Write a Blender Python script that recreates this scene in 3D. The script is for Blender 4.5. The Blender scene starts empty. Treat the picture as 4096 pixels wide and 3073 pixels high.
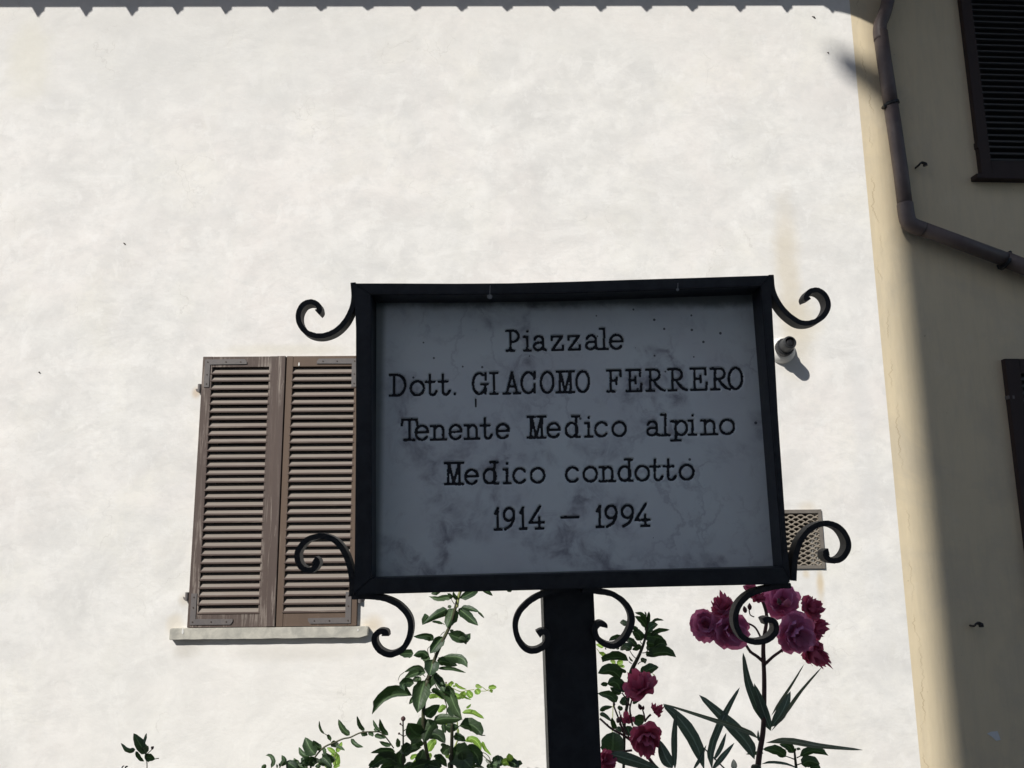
import bpy, math, random
import numpy as np
from mathutils import Vector, Matrix
random.seed(7)
rng = np.random.default_rng(5)

# ------------------------------------------------------------------ camera, world, sun, exposure
sc = bpy.context.scene
FPX, CX, CY = 3313.0, 2048.0, 1536.5            # focal length and centre in photograph pixels
RW = Matrix(((0.99990, 0.00738, -0.01201), (-0.01047, -0.18206, -0.98323), (-0.00945, 0.98326, -0.18196)))
CAM = Vector((0.0, -4.0, 1.6))
cd = bpy.data.cameras.new('camera'); cam = bpy.data.objects.new('camera', cd)
sc.collection.objects.link(cam); sc.camera = cam
cd.sensor_fit = 'HORIZONTAL'; cd.sensor_width = 36.0; cd.lens = 36.0 * FPX / 4096.0
cd.clip_start = 0.05; cd.clip_end = 2000
q = RW.to_quaternion(); cam.matrix_world = Matrix.Translation(CAM) @ q.to_matrix().to_4x4()

SUN = Vector((-0.78, -1.0, 1.0))                 # towards the sun
w = bpy.data.worlds.new('World'); sc.world = w; w.use_nodes = True
nt = w.node_tree; bg = nt.nodes['Background']
sky = nt.nodes.new('ShaderNodeTexSky'); sky.sky_type = 'NISHITA'; sky.sun_disc = False
sky.sun_elevation = math.atan2(SUN.z, math.hypot(SUN.x, SUN.y))
sky.sun_rotation = math.atan2(SUN.x, SUN.y)
sky.altitude = 300; sky.air_density = 1.0; sky.dust_density = 1.0
nt.links.new(sky.outputs[0], bg.inputs[0]); bg.inputs[1].default_value = 0.12
ld = bpy.data.lights.new('sun', 'SUN'); ld.energy = 5.0; ld.angle = math.radians(0.53); ld.color = (1.0, 0.965, 0.90)
sun = bpy.data.objects.new('sun', ld); sc.collection.objects.link(sun); sun.location = (-8, -10, 12)
sun.rotation_euler = SUN.to_track_quat('Z', 'Y').to_euler()
vs = sc.view_settings; vs.view_transform = 'Standard'; vs.look = 'None'; vs.exposure = 0.0; vs.gamma = 1.0; vs.use_curve_mapping = False
sc.render.engine = 'CYCLES'

# ------------------------------------------------------------------ helpers
def ray(u, v):
    return RW @ Vector(((u - CX) / FPX, -(v - CY) / FPX, -1.0))
def on_y(u, v, y=0.0):
    r = ray(u, v); return CAM + r * ((y - CAM.y) / r.y)
def at_d(u, v, d):
    return CAM + ray(u, v) * d                    # d metres in front of the camera
def on_plane(u, v, p0, n):
    r = ray(u, v); return CAM + r * ((p0 - CAM).dot(n) / r.dot(n))
def px2m(px, d): return px / FPX * d

class MB:
    def __init__(s): s.v = []; s.f = []
    def add(s, vs, fs):
        b = len(s.v); s.v += [Vector(p) for p in vs]; s.f += [tuple(i + b for i in f) for f in fs]
    def box(s, p0, p1):
        x0, y0, z0 = p0; x1, y1, z1 = p1
        s.add([(x0,y0,z0),(x1,y0,z0),(x1,y1,z0),(x0,y1,z0),(x0,y0,z1),(x1,y0,z1),(x1,y1,z1),(x0,y1,z1)],
              [(0,3,2,1),(4,5,6,7),(0,1,5,4),(1,2,6,5),(2,3,7,6),(3,0,4,7)])
    def prism(s, front, back):                   # two matching rings, closed
        n = len(front)
        s.add(list(front) + list(back), [tuple(range(n)), tuple(range(2*n-1, n-1, -1))] +
              [(i, i + n, (i + 1) % n + n, (i + 1) % n) for i in range(n)])
    def tube(s, pts, rad, n=8, cap=True):
        pts = [Vector(p) for p in pts]; m = len(pts)
        if not hasattr(rad, '__len__'): rad = [rad] * m
        b = len(s.v); up = Vector((0.13, 0.9, 0.2))
        for i, p in enumerate(pts):
            t = (pts[min(i+1, m-1)] - pts[max(i-1, 0)]).normalized()
            a = t.cross(up).normalized(); c = t.cross(a).normalized()
            for k in range(n):
                an = 2 * math.pi * k / n
                s.v.append(p + (a * math.cos(an) + c * math.sin(an)) * rad[i])
        for i in range(m - 1):
            for k in range(n):
                k2 = (k + 1) % n
                s.f.append((b+i*n+k, b+i*n+k2, b+(i+1)*n+k2, b+(i+1)*n+k))
        if cap:
            s.f.append(tuple(b + k for k in range(n-1, -1, -1))); s.f.append(tuple(b + (m-1)*n + k for k in range(n)))
def origin(o):
    p = Vector((0, 0, 0))
    while o is not None: p += o.location; o = o.parent
    return p
def build(mb, name, mat, parent=None, smooth=False, label=None, bevel=0.0):
    off = origin(parent) if parent is not None else Vector((0, 0, 0))
    me = bpy.data.meshes.new(name); me.from_pydata([tuple(p - off) for p in mb.v], [], mb.f)
    import bmesh
    bm = bmesh.new(); bm.from_mesh(me); bmesh.ops.recalc_face_normals(bm, faces=bm.faces)
    if bevel > 0:
        es = [e for e in bm.edges if len(e.link_faces) == 2 and e.calc_face_angle(0) > 0.5]
        bmesh.ops.bevel(bm, geom=es, offset=bevel, segments=2, affect='EDGES', clamp_overlap=True)
    bm.to_mesh(me); bm.free()
    me.materials.append(mat)
    if smooth: me.shade_smooth()
    o = bpy.data.objects.new(name, me); sc.collection.objects.link(o); o.parent = parent
    if label: o['label'] = label
    return o
def thing(name, loc, label, cat, group=None):
    o = bpy.data.objects.new(name, None); sc.collection.objects.link(o); o.location = loc
    o.empty_display_size = 0.1
    o['label'] = label; o['category'] = cat
    if group: o['group'] = group
    return o
def copy_at(o, parent, loc):
    c = o.copy(); sc.collection.objects.link(c); c.parent = parent; c.location = loc; return c
def spline(pts, per=8):
    pts = [Vector(p) for p in pts]; out = []
    P = [pts[0]*2 - pts[1]] + pts + [pts[-1]*2 - pts[-2]]
    for i in range(1, len(P) - 2):
        for k in range(per):
            t = k / per; a, b, c, d = P[i-1], P[i], P[i+1], P[i+2]
            out.append(0.5*((2*b) + (c-a)*t + (2*a-5*b+4*c-d)*t*t + (3*b-a-3*c+d)*t*t*t))
    out.append(pts[-1]); return out

# ------------------------------------------------------------------ materials
class NM:
    def __init__(s, name):
        s.m = bpy.data.materials.new(name); s.m.use_nodes = True; s.t = s.m.node_tree
        s.b = s.t.nodes['Principled BSDF']; s.out = s.t.nodes['Material Output']
    def n(s, ty, **kw):
        nd = s.t.nodes.new(ty)
        for k, v in kw.items():
            if k.startswith('i_'): nd.inputs[k[2:].replace('_', ' ')].default_value = v
            else: setattr(nd, k, v)
        return nd
    def l(s, a, b): s.t.links.new(a, b)
    def pos(s, scale=(1, 1, 1), obj=False):
        mp = s.n('ShaderNodeMapping'); mp.inputs['Scale'].default_value = scale
        if obj: tc = s.n('ShaderNodeTexCoord'); s.l(tc.outputs['Object'], mp.inputs[0])
        else: g = s.n('ShaderNodeNewGeometry'); s.l(g.outputs['Position'], mp.inputs[0])
        return mp.outputs[0]
    def noise(s, vec, scale, detail=6, rough=0.55, dist=0.0, out=0):
        nd = s.n('ShaderNodeTexNoise'); nd.inputs['Scale'].default_value = scale; nd.inputs['Detail'].default_value = detail
        nd.inputs['Roughness'].default_value = rough; nd.inputs['Distortion'].default_value = dist
        s.l(vec, nd.inputs['Vector']); return nd.outputs[out]
    def ramp(s, fac, stops):
        r = s.n('ShaderNodeValToRGB'); e = r.color_ramp.elements
        while len(e) < len(stops): e.new(0.5)
        for el, (p, c) in zip(e, stops):
            el.position = p; el.color = (c, c, c, 1) if not hasattr(c, '__len__') else (*c, 1)
        s.l(fac, r.inputs[0]); return r.outputs[0]
    def mix(s, fac, a, b, mode='MIX'):
        m = s.n('ShaderNodeMix', data_type='RGBA', blend_type=mode)
        for sock, val in ((m.inputs[0], fac), (m.inputs[6], a), (m.inputs[7], b)):
            if hasattr(val, 'is_linked') or hasattr(val, 'links'): s.l(val, sock)
            elif hasattr(val, '__len__'): sock.default_value = (*val, 1)
            else: sock.default_value = val
        return m.outputs[2]
    def math(s, op, a, b=None, clamp=False):
        m = s.n('ShaderNodeMath', operation=op); m.use_clamp = clamp
        for i, val in enumerate((a, b)):
            if val is None: continue
            if isinstance(val, (int, float)): m.inputs[i].default_value = val
            else: s.l(val, m.inputs[i])
        return m.outputs[0]
    def bump(s, hs):                              # [(height, strength, distance)]
        prev = None
        for h, st, di in hs:
            b = s.n('ShaderNodeBump'); b.inputs['Strength'].default_value = st; b.inputs['Distance'].default_value = di
            s.l(h, b.inputs['Height'])
            if prev: s.l(prev, b.inputs['Normal'])
            prev = b.outputs[0]
        s.l(prev, s.b.inputs['Normal'])
    def col(s, c):
        if hasattr(c, 'links'): s.l(c, s.b.inputs['Base Color'])
        else: s.b.inputs['Base Color'].default_value = (*c, 1)
    def rough(s, v):
        if hasattr(v, 'links'): s.l(v, s.b.inputs['Roughness'])
        else: s.b.inputs['Roughness'].default_value = v
    def blob(s, cx, cz, rx, rz, vec, nz, wob=0.5):
        """0..1 mask of a ragged patch round a point of the wall (metres)"""
        sx = s.n('ShaderNodeSeparateXYZ'); s.l(vec, sx.inputs[0])
        a = s.math('DIVIDE', s.math('SUBTRACT', sx.outputs[0], cx), rx); b = s.math('DIVIDE', s.math('SUBTRACT', sx.outputs[2], cz), rz)
        d = s.math('SQRT', s.math('ADD', s.math('MULTIPLY', a, a), s.math('MULTIPLY', b, b)))
        d = s.math('ADD', d, s.math('MULTIPLY', s.math('SUBTRACT', nz, 0.5), wob * 2))
        mr = s.n('ShaderNodeMapRange', interpolation_type='SMOOTHSTEP'); s.l(d, mr.inputs[0])
        mr.inputs[1].default_value = 0.2; mr.inputs[2].default_value = 1.1; mr.inputs[3].default_value = 1; mr.inputs[4].default_value = 0
        return mr.outputs[0]

def white_plaster():
    m = NM('white_plaster'); p = m.pos()
    big = m.noise(p, 1.3, 4, 0.5, 0.6); mid = m.noise(m.pos((1, 1, 1.25)), 3.4, 9, 0.64, 0.35); fine = m.noise(p, 13, 9, 0.7, 0.3)
    c = m.mix(m.ramp(mid, [(0.34, 0), (0.62, 1)]), (0.640, 0.632, 0.615), (0.765, 0.752, 0.727))
    c = m.mix(m.math('MULTIPLY', m.ramp(big, [(0.42, 0), (0.66, 1)]), 0.40), c, (0.80, 0.745, 0.715))
    big2 = m.noise(m.pos((1.0, 1, 0.8)), 2.2, 5, 0.6, 0.5)
    c = m.mix(m.math('MULTIPLY', m.ramp(big2, [(0.5, 0), (0.68, 1)]), 0.32), c, (0.79, 0.77, 0.69))
    c = m.mix(m.math('MULTIPLY', m.ramp(fine, [(0.50, 0), (0.72, 1)]), 0.42), c, (0.58, 0.57, 0.555))
    tr = m.noise(m.pos((0.9, 1, 1.7)), 4.2, 9, 0.7, 0.7)   # trowel passes
    c = m.mix(m.math('MULTIPLY', m.ramp(tr, [(0.52, 0), (0.60, 1)]), 0.22), c, (0.83, 0.82, 0.80))
    c = m.mix(m.math('MULTIPLY', m.ramp(m.noise(m.pos((1, 1, 2.0)), 9, 8, 0.72, 0.5), [(0.57, 0), (0.66, 1)]), 0.26), c, (0.60, 0.58, 0.55))
    c = m.mix(m.math('MULTIPLY', m.ramp(m.noise(m.pos((1, 1, 1.4)), 7.5, 9, 0.72, 0.25), [(0.50, 0), (0.60, 1)]), 0.34), c, (0.63, 0.625, 0.61))
    c = m.mix(m.math('MULTIPLY', m.ramp(m.noise(m.pos((1.3, 1, 1)), 6.3, 9, 0.74, 0.3), [(0.54, 0), (0.60, 1)]), 0.30), c, (0.84, 0.83, 0.81))
    nz = m.noise(p, 7, 6, 0.6, 0.6)
    # run-down dirt and stains, with broad greyer and paler tones: (centre px, radii px, colour, strength)
    for (u, v, ru, rv, col, k) in [
        (700, 100, 1700, 620, (0.64, 0.635, 0.62), 0.55), (2500, 120, 1300, 260, (0.68, 0.675, 0.655), 0.35), (1300, 2900, 1500, 700, (0.80, 0.785, 0.745), 0.45),
        (3150, 1080, 75, 420, (0.60, 0.53, 0.41), 0.55), (3190, 1290, 120, 170, (0.62, 0.56, 0.44), 0.55),
        (3180, 1420, 90, 160, (0.60, 0.55, 0.46), 0.4), (3282, 2335, 22, 75, (0.56, 0.42, 0.22), 0.6),
        (3225, 2297, 20, 24, (0.58, 0.46, 0.28), 0.45), (3230, 2030, 50, 34, (0.60, 0.50, 0.36), 0.35),
        (1490, 2500, 60, 50, (0.60, 0.50, 0.36), 0.6), (700, 2500, 42, 55, (0.58, 0.52, 0.42), 0.55),
        (745, 2600, 70, 50, (0.50, 0.47, 0.42), 0.5), (1180, 2615, 330, 40, (0.56, 0.53, 0.48), 0.35),
        (785, 1572, 24, 30, (0.50, 0.36, 0.22), 0.55), (735, 2400, 30, 35, (0.56, 0.50, 0.4), 0.5),
        (1130, 1400, 330, 36, (0.64, 0.60, 0.50), 0.45), (120, 240, 130, 260, (0.70, 0.67, 0.55), 0.35),
        (1890, 2620, 60, 30, (0.60, 0.58, 0.52), 0.3), (3470, 1900, 55, 900, (0.62, 0.62, 0.62), 0.35)]:
        P = on_y(u, v); k2 = 4.0 / FPX
        msk = m.blob(P.x, P.z, ru * k2, rv * k2, p, nz, 0.45)
        c = m.mix(m.math('MULTIPLY', msk, k), c, col)
    pit = m.ramp(m.noise(p, 70, 3, 0.5), [(0.75, 0), (0.79, 1)])
    c = m.mix(m.math('MULTIPLY', pit, 0.55), c, (0.40, 0.38, 0.35))
    # hairline cracks
    vo = m.n('ShaderNodeTexVoronoi', feature='DISTANCE_TO_EDGE'); vo.inputs['Scale'].default_value = 1.3
    wv = m.n('ShaderNodeVectorMath', operation='ADD'); m.l(p, wv.inputs[0])
    nn = m.n('ShaderNodeTexNoise'); nn.inputs['Scale'].default_value = 6; nn.inputs['Detail'].default_value = 6; m.l(p, nn.inputs['Vector'])
    sc_ = m.n('ShaderNodeVectorMath', operation='SCALE'); m.l(nn.outputs[1], sc_.inputs[0]); sc_.inputs['Scale'].default_value = 0.35
    m.l(sc_.outputs[0], wv.inputs[1]); m.l(wv.outputs[0], vo.inputs['Vector'])
    ck = m.math('MULTIPLY', m.ramp(vo.outputs[0], [(0.0015, 1), (0.004, 0)]), m.ramp(big2, [(0.52, 0), (0.6, 1)]))
    c = m.mix(m.math('MULTIPLY', ck, 0.3), c, (0.42, 0.40, 0.37))
    m.col(c); m.rough(0.9); m.b.inputs['Specular IOR Level'].default_value = 0.2
    m.bump([(m.noise(p, 2.5, 5, 0.5, 0.8), 0.22, 0.03), (tr, 0.28, 0.006), (m.noise(p, 34, 8, 0.7), 0.35, 0.0028), (m.noise(p, 120, 4, 0.6), 0.25, 0.0009), (pit, -0.3, 0.002)])
    return m.m
def yellow_plaster(xb):
    m = NM('yellow_plaster'); p = m.pos()
    n1 = m.noise(p, 2.2, 6, 0.6, 0.4); n2 = m.noise(m.pos((6, 6, 0.8)), 5, 6, 0.6, 0.5)
    c = m.mix(n1, (0.69, 0.585, 0.41), (0.62, 0.53, 0.375))
    c = m.mix(m.math('MULTIPLY', m.ramp(n2, [(0.45, 0), (0.7, 1)]), 0.35), c, (0.53, 0.46, 0.34))
    st = m.noise(p, 1.4, 8, 0.68, 0.5)
    c = m.mix(m.math('MULTIPLY', m.ramp(st, [(0.5, 0), (0.62, 1)]), 0.35), c, (0.46, 0.41, 0.33))
    c = m.mix(m.math('MULTIPLY', m.ramp(m.noise(p, 9, 8, 0.7), [(0.54, 0), (0.68, 1)]), 0.3), c, (0.68, 0.60, 0.46))
    sx = m.n('ShaderNodeSeparateXYZ'); m.l(p, sx.inputs[0])
    cz = m.n('ShaderNodeCombineXYZ'); m.l(sx.outputs[2], cz.inputs[2])
    wob = m.noise(cz.outputs[0], 2.2, 9, 0.68)
    dx = m.math('ABSOLUTE', m.math('SUBTRACT', m.math('SUBTRACT', sx.outputs[0], xb + 0.0), m.math('MULTIPLY', m.math('SUBTRACT', wob, 0.36), 0.30)))
    gate = m.ramp(m.noise(cz.outputs[0], 4.1, 3, 0.5), [(0.46, 0), (0.56, 1)])
    cr = m.math('MULTIPLY', m.ramp(dx, [(0.0009, 1), (0.0022, 0)]), gate)
    c = m.mix(m.math('MULTIPLY', cr, 0.5), c, (0.26, 0.18, 0.09))
    sp = m.ramp(m.noise(p, 38, 3, 0.5), [(0.74, 0), (0.78, 1)])
    c = m.mix(m.math('MULTIPLY', sp, 0.5), c, (0.30, 0.24, 0.15))
    m.col(c); m.rough(0.9); m.b.inputs['Specular IOR Level'].default_value = 0.2
    m.bump([(m.noise(p, 5, 5, 0.5), 0.3, 0.012), (m.noise(m.pos((5, 5, 0.6)), 5, 4, 0.5), 0.35, 0.006), (m.noise(p, 60, 5, 0.6), 0.3, 0.0015), (cr, -0.8, 0.003)])
    return m.m
def wood(name, dark, pale, wear=(0.52, 0.66), grain=(60, 60, 3.5), rough=0.75):
    m = NM(name); p = m.pos(grain)
    g = m.noise(p, 1.0, 8, 0.7, 0.6); g2 = m.noise(m.pos(tuple(x * 0.25 for x in grain)), 1.0, 5, 0.6)
    c = m.mix(g2, tuple(x * 0.75 for x in dark), tuple(x * 1.2 for x in dark))
    mask = m.math('MULTIPLY', m.ramp(g, [(wear[0], 0), (wear[1], 1)]), m.ramp(m.noise(m.pos(), 6, 4, 0.6), [(0.40, 0.15), (0.6, 1)]))
    c = m.mix(mask, c, pale)
    m.col(c); m.rough(rough); m.bump([(g, 0.35, 0.0012), (g2, 0.2, 0.002)])
    return m.m
def simple(name, c0, c1, scale=20, rough=0.6, bump=0.002, metal=0.0, spec=0.4):
    m = NM(name); p = m.pos(); n = m.noise(p, scale, 6, 0.62, 0.4)
    m.col(m.mix(m.ramp(n, [(0.35, 0), (0.65, 1)]), c0, c1)); m.rough(rough); m.b.inputs['Metallic'].default_value = metal
    m.b.inputs['Specular IOR Level'].default_value = spec
    m.bump([(n, 0.3, bump), (m.noise(p, scale * 6, 4, 0.6), 0.3, bump * 0.3)]); return m.m
def marble():
    m = NM('white_marble'); p = m.pos()
    nn = m.n('ShaderNodeTexNoise'); nn.inputs['Scale'].default_value = 4.5; nn.inputs['Detail'].default_value = 7; nn.inputs['Roughness'].default_value = 0.6; m.l(p, nn.inputs['Vector'])
    s_ = m.n('ShaderNodeVectorMath', operation='SCALE'); m.l(nn.outputs[1], s_.inputs[0]); s_.inputs['Scale'].default_value = 0.30
    a = m.n('ShaderNodeVectorMath', operation='ADD'); m.l(p, a.inputs[0]); m.l(s_.outputs[0], a.inputs[1])
    rt = m.n('ShaderNodeMapping'); rt.inputs['Rotation'].default_value = (0, math.radians(35), 0); rt.inputs['Scale'].default_value = (1.0, 1, 0.55); m.l(a.outputs[0], rt.inputs[0])
    v = m.n('ShaderNodeTexVoronoi', feature='DISTANCE_TO_EDGE'); v.inputs['Scale'].default_value = 6.0; m.l(rt.outputs[0], v.inputs['Vector'])
    gate = m.ramp(m.noise(p, 7.0, 5, 0.6, 0.5), [(0.44, 0), (0.58, 1)])
    gate2 = m.ramp(m.noise(p, 26, 5, 0.65, 1.0), [(0.40, 0.1), (0.6, 1)])
    vein = m.math('MULTIPLY', m.math('MULTIPLY', m.ramp(v.outputs[0], [(0.0, 1), (0.13, 0)]), gate), gate2)
    v2 = m.n('ShaderNodeTexVoronoi', feature='DISTANCE_TO_EDGE'); v2.inputs['Scale'].default_value = 10.5; m.l(rt.outputs[0], v2.inputs['Vector'])
    vein = m.math('MAXIMUM', vein, m.math('MULTIPLY', m.math('MULTIPLY', m.ramp(v2.outputs[0], [(0.0, 1), (0.045, 0)]), m.ramp(m.noise(p, 5.0, 4, 0.6), [(0.50, 0), (0.62, 1)])), 0.40))
    cloud = m.noise(p, 5.5, 7, 0.62, 0.9)
    c = m.mix(m.ramp(cloud, [(0.35, 0), (0.7, 1)]), (0.74, 0.785, 0.795), (0.68, 0.70, 0.725))
    c = m.mix(m.math('MULTIPLY', vein, 0.9), c, (0.25, 0.24, 0.29))
    bl = m.ramp(m.noise(p, 16, 6, 0.68, 1.2), [(0.58, 0), (0.72, 1)])
    c = m.mix(m.math('MULTIPLY', bl, 0.32), c, (0.36, 0.35, 0.38))
    sx = m.n('ShaderNodeSeparateXYZ'); m.l(p, sx.inputs[0])
    top = m.n('ShaderNodeMapRange'); m.l(sx.outputs[2], top.inputs[0])
    ztop = 1.995; top.inputs[1].default_value = ztop - 0.24; top.inputs[2].default_value = ztop; top.inputs[3].default_value = 0.0; top.inputs[4].default_value = 1.0
    vd = m.n('ShaderNodeTexVoronoi'); vd.inputs['Scale'].default_value = 62; vd.inputs['Randomness'].default_value = 1.0; m.l(p, vd.inputs['Vector'])
    rnd = m.n('ShaderNodeSeparateColor'); m.l(vd.outputs['Color'], rnd.inputs[0])
    thr = m.math('SUBTRACT', 1.0, m.math('ADD', m.math('MULTIPLY', top.outputs[0], 0.22), 0.03))
    keep = m.math('GREATER_THAN', rnd.outputs[0], thr)
    dot = m.math('MULTIPLY', m.math('LESS_THAN', vd.outputs['Distance'], m.math('ADD', 0.04, m.math('MULTIPLY', rnd.outputs[1], 0.13))), keep)
    c = m.mix(m.math('MULTIPLY', dot, 0.9), c, (0.05, 0.055, 0.06))
    # darker greenish-grey bands along the top and left rims
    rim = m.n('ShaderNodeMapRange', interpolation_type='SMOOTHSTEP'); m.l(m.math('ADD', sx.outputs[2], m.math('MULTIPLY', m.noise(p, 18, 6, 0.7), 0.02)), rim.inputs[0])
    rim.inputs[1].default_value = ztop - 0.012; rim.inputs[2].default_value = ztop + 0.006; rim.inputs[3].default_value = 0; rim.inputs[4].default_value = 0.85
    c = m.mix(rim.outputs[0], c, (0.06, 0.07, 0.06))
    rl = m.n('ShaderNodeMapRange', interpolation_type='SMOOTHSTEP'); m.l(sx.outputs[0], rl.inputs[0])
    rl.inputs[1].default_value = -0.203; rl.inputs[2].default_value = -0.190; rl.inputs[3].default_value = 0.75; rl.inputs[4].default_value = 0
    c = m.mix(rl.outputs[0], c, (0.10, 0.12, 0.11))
    m.col(c); m.rough(0.42); m.bump([(m.noise(p, 45, 5, 0.6), 0.15, 0.0006), (dot, -0.5, 0.0008)]); return m.m
def leaf_mat(name, c0, c1, tcol, tfac, rough=0.42):
    m = NM(name); oi = m.n('ShaderNodeObjectInfo'); p = m.pos()
    n = m.noise(p, 55, 5, 0.6)
    c = m.mix(oi.outputs['Random'], c0, c1); c = m.mix(m.math('MULTIPLY', n, 0.5), c, tuple(x * 0.5 for x in c0))
    m.col(c); m.rough(rough); m.b.inputs['Specular IOR Level'].default_value = 0.4
    at = m.n('ShaderNodeAttribute', attribute_name='blade'); sp = m.n('ShaderNodeSeparateXYZ'); m.l(at.outputs['Vector'], sp.inputs[0])
    ac = m.math('ABSOLUTE', sp.outputs[0]); rib = m.math('MULTIPLY', m.ramp(ac, [(0.05, 1), (0.13, 0)]), sp.outputs[2])
    sv = m.math('MULTIPLY', m.ramp(m.math('SINE', m.math('SUBTRACT', m.math('MULTIPLY', sp.outputs[1], 55.0), m.math('MULTIPLY', ac, 9.0))), [(0.70, 0), (1.0, 1)]), sp.outputs[2])
    c = m.mix(m.math('MULTIPLY', rib, 0.7), c, tuple(min(1, x * 2.6 + 0.02) for x in c1)); c = m.mix(m.math('MULTIPLY', sv, 0.25), c, tuple(min(1, x * 1.9) for x in c1)); m.col(c)
    m.bump([(n, 0.3, 0.0015), (m.math('ADD', rib, sv), 0.35, 0.0012)])
    tr = m.n('ShaderNodeBsdfTranslucent'); tr.inputs[0].default_value = (*tcol, 1)
    mx = m.n('ShaderNodeMixShader'); mx.inputs[0].default_value = tfac
    m.l(m.b.outputs[0], mx.inputs[1]); m.l(tr.outputs[0], mx.inputs[2]); m.l(mx.outputs[0], m.out.inputs[0]); return m.m

# ------------------------------------------------------------------ setting
XB = on_y(3560, 1750).x                          # corner between the white and the yellow wall
M_white = white_plaster(); M_yellow = yellow_plaster(XB)
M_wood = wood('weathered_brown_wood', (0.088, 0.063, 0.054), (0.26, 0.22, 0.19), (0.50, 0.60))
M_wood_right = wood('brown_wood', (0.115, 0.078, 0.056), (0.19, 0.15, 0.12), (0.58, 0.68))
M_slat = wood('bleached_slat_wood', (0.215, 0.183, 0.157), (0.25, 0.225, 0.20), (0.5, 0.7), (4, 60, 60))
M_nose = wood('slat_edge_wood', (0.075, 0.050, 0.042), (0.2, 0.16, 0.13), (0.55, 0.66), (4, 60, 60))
M_dark = simple('recess_shade_black', (0.012, 0.011, 0.010), (0.02, 0.018, 0.016), 10)  # near-black colour carries the shade inside recesses and gaps
M_plate = simple('grey_painted_iron', (0.115, 0.105, 0.105), (0.14, 0.125, 0.12), 30, 0.6)
M_screw = simple('rusty_screw', (0.05, 0.04, 0.035), (0.08, 0.06, 0.05), 60)
M_sill = simple('sill_stone', (0.50, 0.48, 0.42), (0.34, 0.33, 0.295), 22, 0.85, 0.004)
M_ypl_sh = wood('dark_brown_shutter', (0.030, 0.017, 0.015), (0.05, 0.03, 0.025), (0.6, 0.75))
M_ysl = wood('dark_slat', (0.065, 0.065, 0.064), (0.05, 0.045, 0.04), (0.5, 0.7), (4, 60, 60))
M_pipe = simple('brown_pipe_paint', (0.105, 0.083, 0.082), (0.135, 0.108, 0.103), 14, 0.5, 0.001)
M_iron = simple('black_wrought_iron', (0.010, 0.0115, 0.016), (0.022, 0.024, 0.030), 45, 0.48, 0.0015)
M_ironw = simple('worn_wrought_iron', (0.008, 0.009, 0.013), (0.022, 0.021, 0.022), 60, 0.6, 0.002)
M_marble = marble()
M_paint = simple('black_letter_paint', (0.008, 0.009, 0.014), (0.014, 0.015, 0.020), 60, 0.6, 0.0008)
M_grille = simple('bronze_grille', (0.25, 0.215, 0.175), (0.31, 0.27, 0.22), 40, 0.6)
M_gframe = simple('grey_grille_frame', (0.145, 0.13, 0.115), (0.18, 0.16, 0.14), 40, 0.6)
M_wplastic = simple('white_plastic', (0.72, 0.71, 0.68), (0.66, 0.65, 0.62), 15, 0.5)
M_bplastic = simple('dark_grey_plastic', (0.020, 0.021, 0.023), (0.028, 0.029, 0.031), 30, 0.45)
M_bplastic2 = simple('black_plastic', (0.012, 0.012, 0.013), (0.018, 0.018, 0.019), 30, 0.35)
M_ground = simple('paving_ground', (0.16, 0.15, 0.135), (0.22, 0.205, 0.18), 1.5, 0.95, 0.01)
M_tile = simple('terracotta_tile', (0.36, 0.17, 0.10), (0.25, 0.13, 0.085), 9, 0.9, 0.004)
M_facade = simple('grey_facade', (0.60, 0.60, 0.605), (0.54, 0.54, 0.54), 2, 0.9, 0.01)
M_chip = simple('pale_plaster', (0.66, 0.68, 0.70), (0.6, 0.62, 0.64), 40)
M_drip = simple('chalky_drip', (0.30, 0.30, 0.30), (0.18, 0.18, 0.18), 90, 0.7)
M_stem = simple('green_brown_stem', (0.070, 0.075, 0.035), (0.045, 0.04, 0.028), 60, 0.6, 0.001)
M_stem_red = simple('reddish_stem', (0.11, 0.06, 0.055), (0.075, 0.045, 0.04), 70, 0.5, 0.001)
M_stem_lt = simple('pale_green_stem', (0.26, 0.33, 0.10), (0.30, 0.30, 0.13), 60, 0.6, 0.001)
M_leafA = leaf_mat('glossy_vine_leaf', (0.030, 0.056, 0.032), (0.052, 0.088, 0.036), (0.07, 0.17, 0.03), 0.13, 0.5)
M_leafB = leaf_mat('bright_young_leaf', (0.16, 0.29, 0.055), (0.22, 0.34, 0.075), (0.30, 0.50, 0.07), 0.42, 0.5)
M_leafO = leaf_mat('oleander_leaf', (0.115, 0.160, 0.135), (0.140, 0.190, 0.155), (0.08, 0.14, 0.07), 0.15, 0.5)
M_leafG = leaf_mat('grey_green_leaf', (0.22, 0.235, 0.20), (0.19, 0.21, 0.17), (0.14, 0.2, 0.1), 0.2, 0.5)
M_petal = leaf_mat('pink_petal', (0.80, 0.34, 0.58), (0.88, 0.46, 0.74), (0.70, 0.19, 0.34), 0.42, 0.6)
M_petal2 = leaf_mat('wilted_petal', (0.62, 0.15, 0.25), (0.72, 0.22, 0.34), (0.55, 0.09, 0.19), 0.34, 0.65)
M_bud = simple('dark_bud', (0.07, 0.035, 0.035), (0.11, 0.05, 0.05), 90, 0.6, 0.001)

mb = MB(); mb.add([(-60, -60, 0), (60, -60, 0), (60, 30, 0), (-60, 30, 0)], [(0, 1, 2, 3)])
g = build(mb, 'ground', M_ground); g['kind'] = 'structure'

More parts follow.
